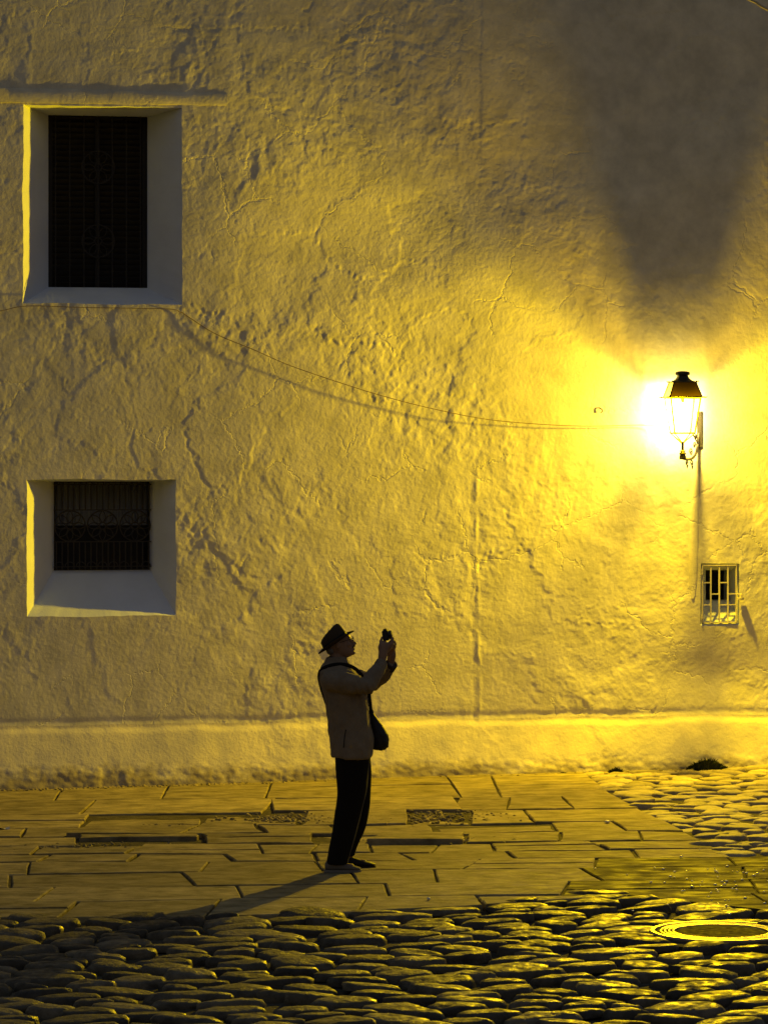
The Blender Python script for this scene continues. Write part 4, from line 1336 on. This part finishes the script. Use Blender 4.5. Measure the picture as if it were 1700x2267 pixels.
# trunk, arms, legs under the clothes
v, f = loft([(.84, -.08, .12, 0, .155), (.95, -.09, .12, 0, .15), (1.10, -.12, .10, 0, .14), (1.25, -.16, .08, 0, .155), (1.38, -.18, .03, 0, .165), (1.45, -.16, -.02, 0, .10)], 20)
body.add(v, f)
SHn, ELn, WRn = Vector((-.10, -.175, 1.385)), Vector((.125, -.205, 1.345)), Vector((.238, -.075, 1.515))
SHf, ELf, WRf = Vector((-.09, .175, 1.39)), Vector((.175, .185, 1.345)), Vector((.305, .075, 1.500))
limb(body, [SHn, ELn, WRn], [.05, .038, .027]); limb(body, [SHf, ELf, WRf], [.05, .038, .027])
limb(body, [(.03, -.09, .85), (.018, -.115, .49), (-.08, -.12, .09)], [.075, .05, .038])
limb(body, [(.04, .09, .85), (.070, .11, .49), (-.005, .125, .10)], [.075, .05, .038])
limb(body, [(-.11, -.12, .05), (.02, -.12, .035)], [.03, .025]); limb(body, [(-.03, .125, .05), (.11, .125, .035)], [.03, .025])
# near hand: palm below the camera, fingers wrapping its side
def finger(mb, pts, r):
    mb.tube(pts, [r, r * 1.02, r * .95, r * .8][:len(pts)], 8, True); ball(mb, pts[0], r, n=8); ball(mb, pts[-1], r * .8, n=8)
    for q in pts[1:-1]: ball(mb, q, r * 1.02, n=8)
CAMC = Vector((.272, -.002, 1.690))
limb(body, [WRn, (.247, -.066, 1.56), (.252, -.060, 1.625)], [.029, .034, .031], 12, )
ball(body, (.252, -.060, 1.605), .046, (.95, .6, 1.15), 12)
nf = [((.277, -.066, 1.630), (.303, -.070, 1.656), (.318, -.055, 1.680), (.311, -.034, 1.695)),
      ((.275, -.070, 1.612), (.306, -.074, 1.633), (.324, -.056, 1.656), (.314, -.032, 1.668)),
      ((.271, -.068, 1.594), (.302, -.070, 1.610), (.321, -.052, 1.630), (.312, -.030, 1.643)),
      ((.266, -.062, 1.577), (.292, -.062, 1.588), (.309, -.046, 1.604), (.302, -.028, 1.615))]
for k, pts in enumerate(nf): finger(body, [Vector(p) for p in pts], (.0093, .0095, .009, .008)[k])
finger(body, [Vector((.236, -.062, 1.615)), Vector((.228, -.056, 1.650)), Vector((.240, -.044, 1.682))], .0105)
# far hand: supports the other side of the camera
limb(body, [WRf, (.310, .066, 1.545), (.306, .060, 1.605)], [.028, .033, .030], 12)
ball(body, (.306, .058, 1.585), .040, (.80, .55, 1.1), 12)
ff = [((.326, .060, 1.615), (.333, .056, 1.645), (.322, .046, 1.668), (.306, .036, 1.690)),
      ((.328, .052, 1.600), (.338, .044, 1.628), (.330, .030, 1.650), (.316, .016, 1.664)),
      ((.324, .044, 1.588), (.336, .034, 1.608), (.330, .018, 1.626), (.316, .006, 1.640)),
      ((.314, .036, 1.578), (.324, .024, 1.592), (.320, .008, 1.606), (.308, -.002, 1.616))]
for k, pts in enumerate(ff): finger(body, [Vector(p) for p in pts], (.0093, .0095, .009, .008)[k])
finger(body, [Vector((.284, .056, 1.610)), Vector((.266, .054, 1.640)), Vector((.252, .046, 1.668))], .0105)
fuse('body', body, 0.0058, 2, M_SKIN, man)


def wr(scale, amp, fx=1, fy=1, fz=1, seed=0):
    def f_(p):
        q = Vector((p.x * scale * fx + seed, p.y * scale * fy, p.z * scale * fz))
        return amp * (mnoise.noise(q) + .5 * mnoise.noise(q * 2.3))
    return f_


jk = MB()
v, f = loft([(.815, -.120, .172, 0, .205), (.83, -.126, .180, 0, .212), (.90, -.131, .180, 0, .208), (.955, -.133, .174, 0, .198), (1.02, -.142, .158, 0, .188), (1.12, -.155, .147, 0, .180),
             (1.18, -.167, .139, 0, .180), (1.24, -.179, .133, 0, .184), (1.32, -.198, .118, 0, .192), (1.39, -.213, .085, 0, .190), (1.44, -.214, .045, 0, .165), (1.475, -.200, .015, 0, .120),
             (1.50, -.178, -.005, 0, .085), (1.520, -.160, -.018, 0, .072)], 36, 2.3)
jk.add(v, f)
# sleeves
limb(jk, [(-.115, -.165, 1.375), (-.03, -.195, 1.366), (.06, -.212, 1.352), ELn + Vector((.012, -.002, -.004)), (.190, -.150, 1.420), (.232, -.090, 1.487)],
     [.082, .078, .071, .067, .056, .047], 16)
limb(jk, [(-.10, .165, 1.385), (.05, .200, 1.368), ELf + Vector((.012, 0, -.006)), (.250, .130, 1.405), (.292, .088, 1.462)], [.082, .072, .064, .054, .047], 16)
# collar
v, f = loft([(1.485, -.180, .012, 0, .092), (1.515, -.176, -.002, 0, .080), (1.540, -.168, -.022, 0, .072)], 24)
jk.add(v, f)
def jw(p):
    base = wr(11, .010, 1, 1, .40, 3)(p) + wr(26, .0045, 1, 1, .6, 9)(p)
    # folds gathering at the elbow and armpit
    d = (p - Vector((.11, -.2, 1.33))).length
    base += .006 * math.exp(-(d / .09) ** 2) * math.sin(p.x * 150 + p.z * 60)
    base += .003 * math.sin(p.z * 26 + p.x * 45) * max(0, min(1, (1.2 - p.z) * 4)) * (1 if p.y < 0 else .5)
    return base
fuse('jacket', jk, 0.0085, 3, M_JACKET, man, jw)
# jacket details: side pocket welt and cuffs
mb = MB(); mb.tube(bez([(-.035, -.205, .90), (-.028, -.212, .97), (-.018, -.203, 1.03)], 4), .0035, 6)
mb.build('pocket_welt', M_BAND, man)
mb = MB(); mb.tube([(.226, -.098, 1.480), (.240, -.079, 1.503)], [.046, .044], 16, True); mb.build('cuff', M_JACKET, man)
mb = MB(); mb.tube([(.288, .093, 1.452), (.312, .066, 1.488)], [.047, .045], 16, True); mb.build('cuff', M_SHIRT, man)

tr = MB()
def leg(secs):
    v, f = loft(secs, 20, 2.1); tr.add(v, f)
leg([(.88, -.085, .15, -.085, .095), (.815, -.100, .150, -.09, .100), (.70, -.092, .143, -.10, .096), (.62, -.086, .135, -.108, .090), (.534, -.082, .120, -.112, .084), (.48, -.088, .110, -.114, .080), (.38, -.104, .085, -.117, .076),
     (.283, -.121, .060, -.120, .073), (.18, -.139, .030, -.120, .072), (.10, -.154, .004, -.120, .070), (.055, -.160, -.006, -.120, .069)])
leg([(.88, -.07, .158, .085, .095), (.815, -.08, .160, .09, .100), (.70, -.06, .163, .10, .094), (.60, -.045, .163, .108, .088), (.49, -.035, .158, .113, .080), (.40, -.035, .147, .116, .075),
     (.32, -.042, .130, .118, .072), (.22, -.055, .095, .121, .068), (.15, -.068, .062, .123, .066), (.085, -.080, .042, .124, .066)])
v, f = loft([(.90, -.09, .155, 0, .175), (.80, -.095, .158, 0, .18), (.765, -.07, .14, 0, .13)], 24); tr.add(v, f)
fuse('trousers', tr, 0.009, 3, M_TROUSER, man, wr(13, .0045, 1, 1, .6, 5))
mb = MB(); mb.tube(bez([(.148, -.150, .80), (.135, -.178, .62), (.108, -.182, .50), (.055, -.186, .30), (.015, -.182, .15), (-.004, -.180, .07)], 6), .0022, 5)
mb.build('crease_highlight', mat('crease_pale', (0.10, 0.085, 0.06), 0.8), man)  # lit front crease of the near leg, put in as a paler line


def shoe(x0, x1, yc, m, toe_up=0.0):
    L = x1 - x0
    up = MB(); V = []; n = 16
    secs = [(0.0, .026, .020, .062), (.04, .034, .014, .078), (.14, .037, .013, .088), (.30, .037, .013, .086), (.45, .038, .013, .072), (.62, .043, .013, .058), (.78, .046, .013, .048), (.90, .041, .014, .040), (.97, .028, .017, .033), (1.0, .012, .020, .028)]
    for t, hw, z0, z1 in secs:
        for k in range(n):
            th = 2 * math.pi * k / n
            c, s = math.cos(th), math.sin(th)
            y = hw * math.copysign(abs(c) ** .85, c); z = (z0 + z1) / 2 + (z1 - z0) / 2 * (s if s > 0 else math.copysign(abs(s) ** .5, s))
            V.append((x0 + L * t, yc + y * (1 - .25 * max(0, s)), z + toe_up * t * t))
    Fc = []
    for i in range(len(secs) - 1):
        for k in range(n): Fc.append((i * n + k, i * n + (k + 1) % n, (i + 1) * n + (k + 1) % n, (i + 1) * n + k))
    Fc.append(tuple(range(n))[::-1]); Fc.append(tuple((len(secs) - 1) * n + k for k in range(n)))
    o = mesh_obj('shoe', V, Fc, m, man, True)
    sm = o.modifiers.new('sub', 'SUBSURF'); sm.levels = 1; sm.render_levels = 1
    V = []; 
    for t, hw, _, _ in secs:
        for s in (-1, 1):
            for z in (0.0, .017): V.append((x0 - .003 + (L + .006) * t, yc + s * (hw + .004), z + toe_up * t * t))
    Fc = []
    for i in range(len(secs) - 1):
        a, b_ = i * 4, (i + 1) * 4
        for q in ((0, 2, 3, 1),):
            pass
        Fc += [(a, b_, b_ + 1, a + 1), (a + 2, a + 3, b_ + 3, b_ + 2), (a + 1, b_ + 1, b_ + 3, a + 3), (a, a + 2, b_ + 2, b_)]
    e = (len(secs) - 1) * 4
    Fc += [(0, 1, 3, 2), (e, e + 2, e + 3, e + 1)]
    mesh_obj('sole', V, Fc, M_SHOE2 if m is M_SHOE else M_BAND, o, False)
    return o
s1 = shoe(-.172, .090, -.12, M_SHOE); s1['label'] = 'grey shoe on the near foot'
s2 = shoe(-.070, .192, .125, M_BAG); s2['label'] = 'dark shoe on the far foot'
# wedge of ground height between the feet is nil: both stand on the slab

# hat
HA = math.radians(34.8)
HATC = Vector((-.085, 0, 1.648)); HATR = Matrix.Rotation(-HA, 3, 'Y')
def ht(p): return HATC + HATR @ Vector(p)
V = []; Fc = []; n = 40
# brim top/bottom rings then crown
def brim_z(th, t):
    c = math.cos(th)
    return (0.020 * t * t * abs(math.sin(th)) ** 2 - 0.006 * t * t * max(0, c) + .004 * t * t * max(0, -c))
rings = []
for t, dz in ((0.0, -.004), (1.0, -.004), (1.04, 0.0), (1.0, .004), (0.5, .003), (0.0, .004)):
    rings.append([( (.096 + (.152 - .096) * t) * math.cos(2 * math.pi * k / n) - .006, (.084 + (.132 - .084) * t) * math.sin(2 * math.pi * k / n), brim_z(2 * math.pi * k / n, t) + dz) for k in range(n)])
for R in rings: V += [ht(p) for p in R]
for i in range(len(rings) - 1):
    for k in range(n): Fc.append((i * n + k, i * n + (k + 1) % n, (i + 1) * n + (k + 1) % n, (i + 1) * n + k))
mesh_obj('hat_brim', V, Fc, M_HAT, man, True, 60)
V = []; Fc = []
prof = [(.099, .086, 0.0), (.099, .086, .25), (.0975, .084, .55), (.095, .080, .80), (.088, .073, .94), (.072, .058, 1.0), (.045, .034, .98), (.015, .012, .93)]
for (rx, ry, t) in prof:
    for k in range(n):
        th = 2 * math.pi * k / n
        x = rx * math.cos(th) - .008; y = ry * math.sin(th)
        pinch = 1 - .12 * max(0, math.cos(th)) ** 2 * t
        top = .098 + .24 * x
        z = top * t
        if t > .9: z -= .014 * math.exp(-(y / .022) ** 2) * (1 if x < .05 else .5)
        V.append(ht((x, y * pinch, z)))
for i in range(len(prof) - 1):
    for k in range(n): Fc.append((i * n + k, i * n + (k + 1) % n, (i + 1) * n + (k + 1) % n, (i + 1) * n + k))
Fc.append(tuple((len(prof) - 1) * n + k for k in range(n)))
mesh_obj('hat_crown', V, Fc, M_HAT, man, True, 70)
V = []; Fc = []
for (r, z) in ((.0985, .001), (.1015, .002), (.1015, .030), (.0985, .031)):
    for k in range(n):
        th = 2 * math.pi * k / n
        V.append(ht((r * math.cos(th) - .008, (r - .013) * math.sin(th), z)))
for i in range(3):
    for k in range(n): Fc.append((i * n + k, i * n + (k + 1) % n, (i + 1) * n + (k + 1) % n, (i + 1) * n + k))
mesh_obj('hat_band', V, Fc, M_BAND, man, True, 40)
# hair at the nape and moustache
hr = MB()
ball(hr, hl((-.062, 0, -.030)), .045, (.9, 1.45, .9), 14)
fuse('hair', hr, .006, 1, mat('grey_hair', (0.16, 0.14, 0.12), 0.8), man, wr(60, .002))
mb = MB(); mb.tube([hl((.094, -.028, -.052)), hl((.106, -.012, -.047)), hl((.108, 0, -.046)), hl((.106, .012, -.047)), hl((.094, .028, -.052))], [.003, .006, .006, .006, .003], 8)
mb.build('moustache', mat('dark_hair', (0.04, 0.03, 0.025), 0.8), man)
# glasses
mb = MB()
for s in (-1, 1):
    c = Vector((.112, s * .032, .006))
    mb.tube([hl(c + Vector((-.003 * abs(math.sin(a)), .023 * math.cos(a), .019 * math.sin(a)))) for a in np.linspace(0, 2 * math.pi, 17)], .0018, 6, False)
    mb.tube([hl((.110, s * .055, .010)), hl((.06, s * .073, .010)), hl((.0, s * .079, .008)), hl((-.012, s * .079, -.004))], .0016, 6)
mb.tube([hl((.113, -.009, .009)), hl((.115, 0, .012)), hl((.113, .009, .009))], .0016, 6)
mb.build('glasses', M_BAND, man)
# shirt collar visible at the throat
mb = MB(); mb.tube([(-.085, 0, 1.50), (-.078, 0, 1.535)], [.068, .064], 18, True); mb.build('shirt_collar', M_SHIRT, man)

# camera held up in both hands
camo = empty('hand_camera', MAN + CAMC, 0, 'small black camera held up in both hands of the man', 'camera')
camo.rotation_euler = (0, math.radians(-10), math.radians(-8))
mb = MB(); mb.box((0, 0, .006), (.044, .112, .078), bev=.007); mb.build('camera_body', M_CAMERA, camo)
mb = MB(); mb.lathe([(.031, 0), (.031, .014), (.030, .016), (.030, .022), (.024, .023), (.010, .021)], c=(.021, 0, .004), n=20, M=Matrix.Rotation(math.radians(90), 3, 'Y'))
mb.build('lens', M_CAMERA, camo)
mb = MB(); mb.box((-.002, .0, .048), (.026, .034, .012), bev=.003); mb.lathe([(.007, .044), (.007, .051), (.003, .052)], c=(0, -.035, 0), n=12); mb.build('top_plate', M_CAMERA, camo)
mb = MB(); mb.tube(bez([(-.010, -.055, .015), (-.016, -.066, -.03), (-.010, -.064, -.09), (.004, -.060, -.15)], 5), .0018, 6)
mb.build('wrist_strap', M_STRAP, camo)

# shoulder bag hanging in front, strap round the neck
bagE = empty('shoulder_bag', MAN + Vector((.22, .05, .86)), 0, 'black drop-shaped shoulder bag hanging in front of the man from a dark strap', 'bag')
def bl(p): return Vector(p) - Vector((.22, .05, .86))
v, f = loft([(.857, .205, .245, .07, .030), (.862, .180, .268, .07, .05), (.885, .155, .288, .07, .066), (.93, .145, .292, .07, .070), (.975, .142, .284, .07, .066), (1.02, .140, .258, .07, .056), (1.07, .138, .222, .07, .042), (1.115, .138, .190, .07, .028), (1.145, .140, .168, .07, .014)], 24, 2.1)
mb = MB(); mb.add([bl(p) for p in v], f)
fuse('bag_body', mb, .006, 2, M_BAG, bagE, wr(25, .003))
mb = MB()
mb.tube([bl(p) for p in bez([(.160, .05, 1.13), (.152, .02, 1.22), (.135, -.01, 1.32), (.080, -.045, 1.425), (.012, -.085, 1.478), (-.060, -.105, 1.492), (-.130, -.115, 1.484), (-.190, -.090, 1.456), (-.212, -.05, 1.41), (-.202, 0.02, 1.33), (-.170, .10, 1.22), (-.120, .165, 1.08), (-.06, .205, .96), (.04, .215, .97), (.14, .14, 1.05), (.160, .08, 1.13)], 6)], .013, 8, True, .004)
mb.build('bag_strap', M_STRAP, bagE)
mb = MB(); mb.tube([bl(p) for p in bez([(.142, .03, 1.19), (.158, .03, 1.165), (.172, .03, 1.15), (.176, .03, 1.13)], 4)], .004, 6)
mb.tube([bl(p) for p in bez([(.150, .02, 1.18), (.165, .03, 1.13), (.180, .05, 1.10)], 4)], .003, 6)
mb.build('strap_buckle', M_BAND, bagE)
print('built', len(bpy.data.objects))
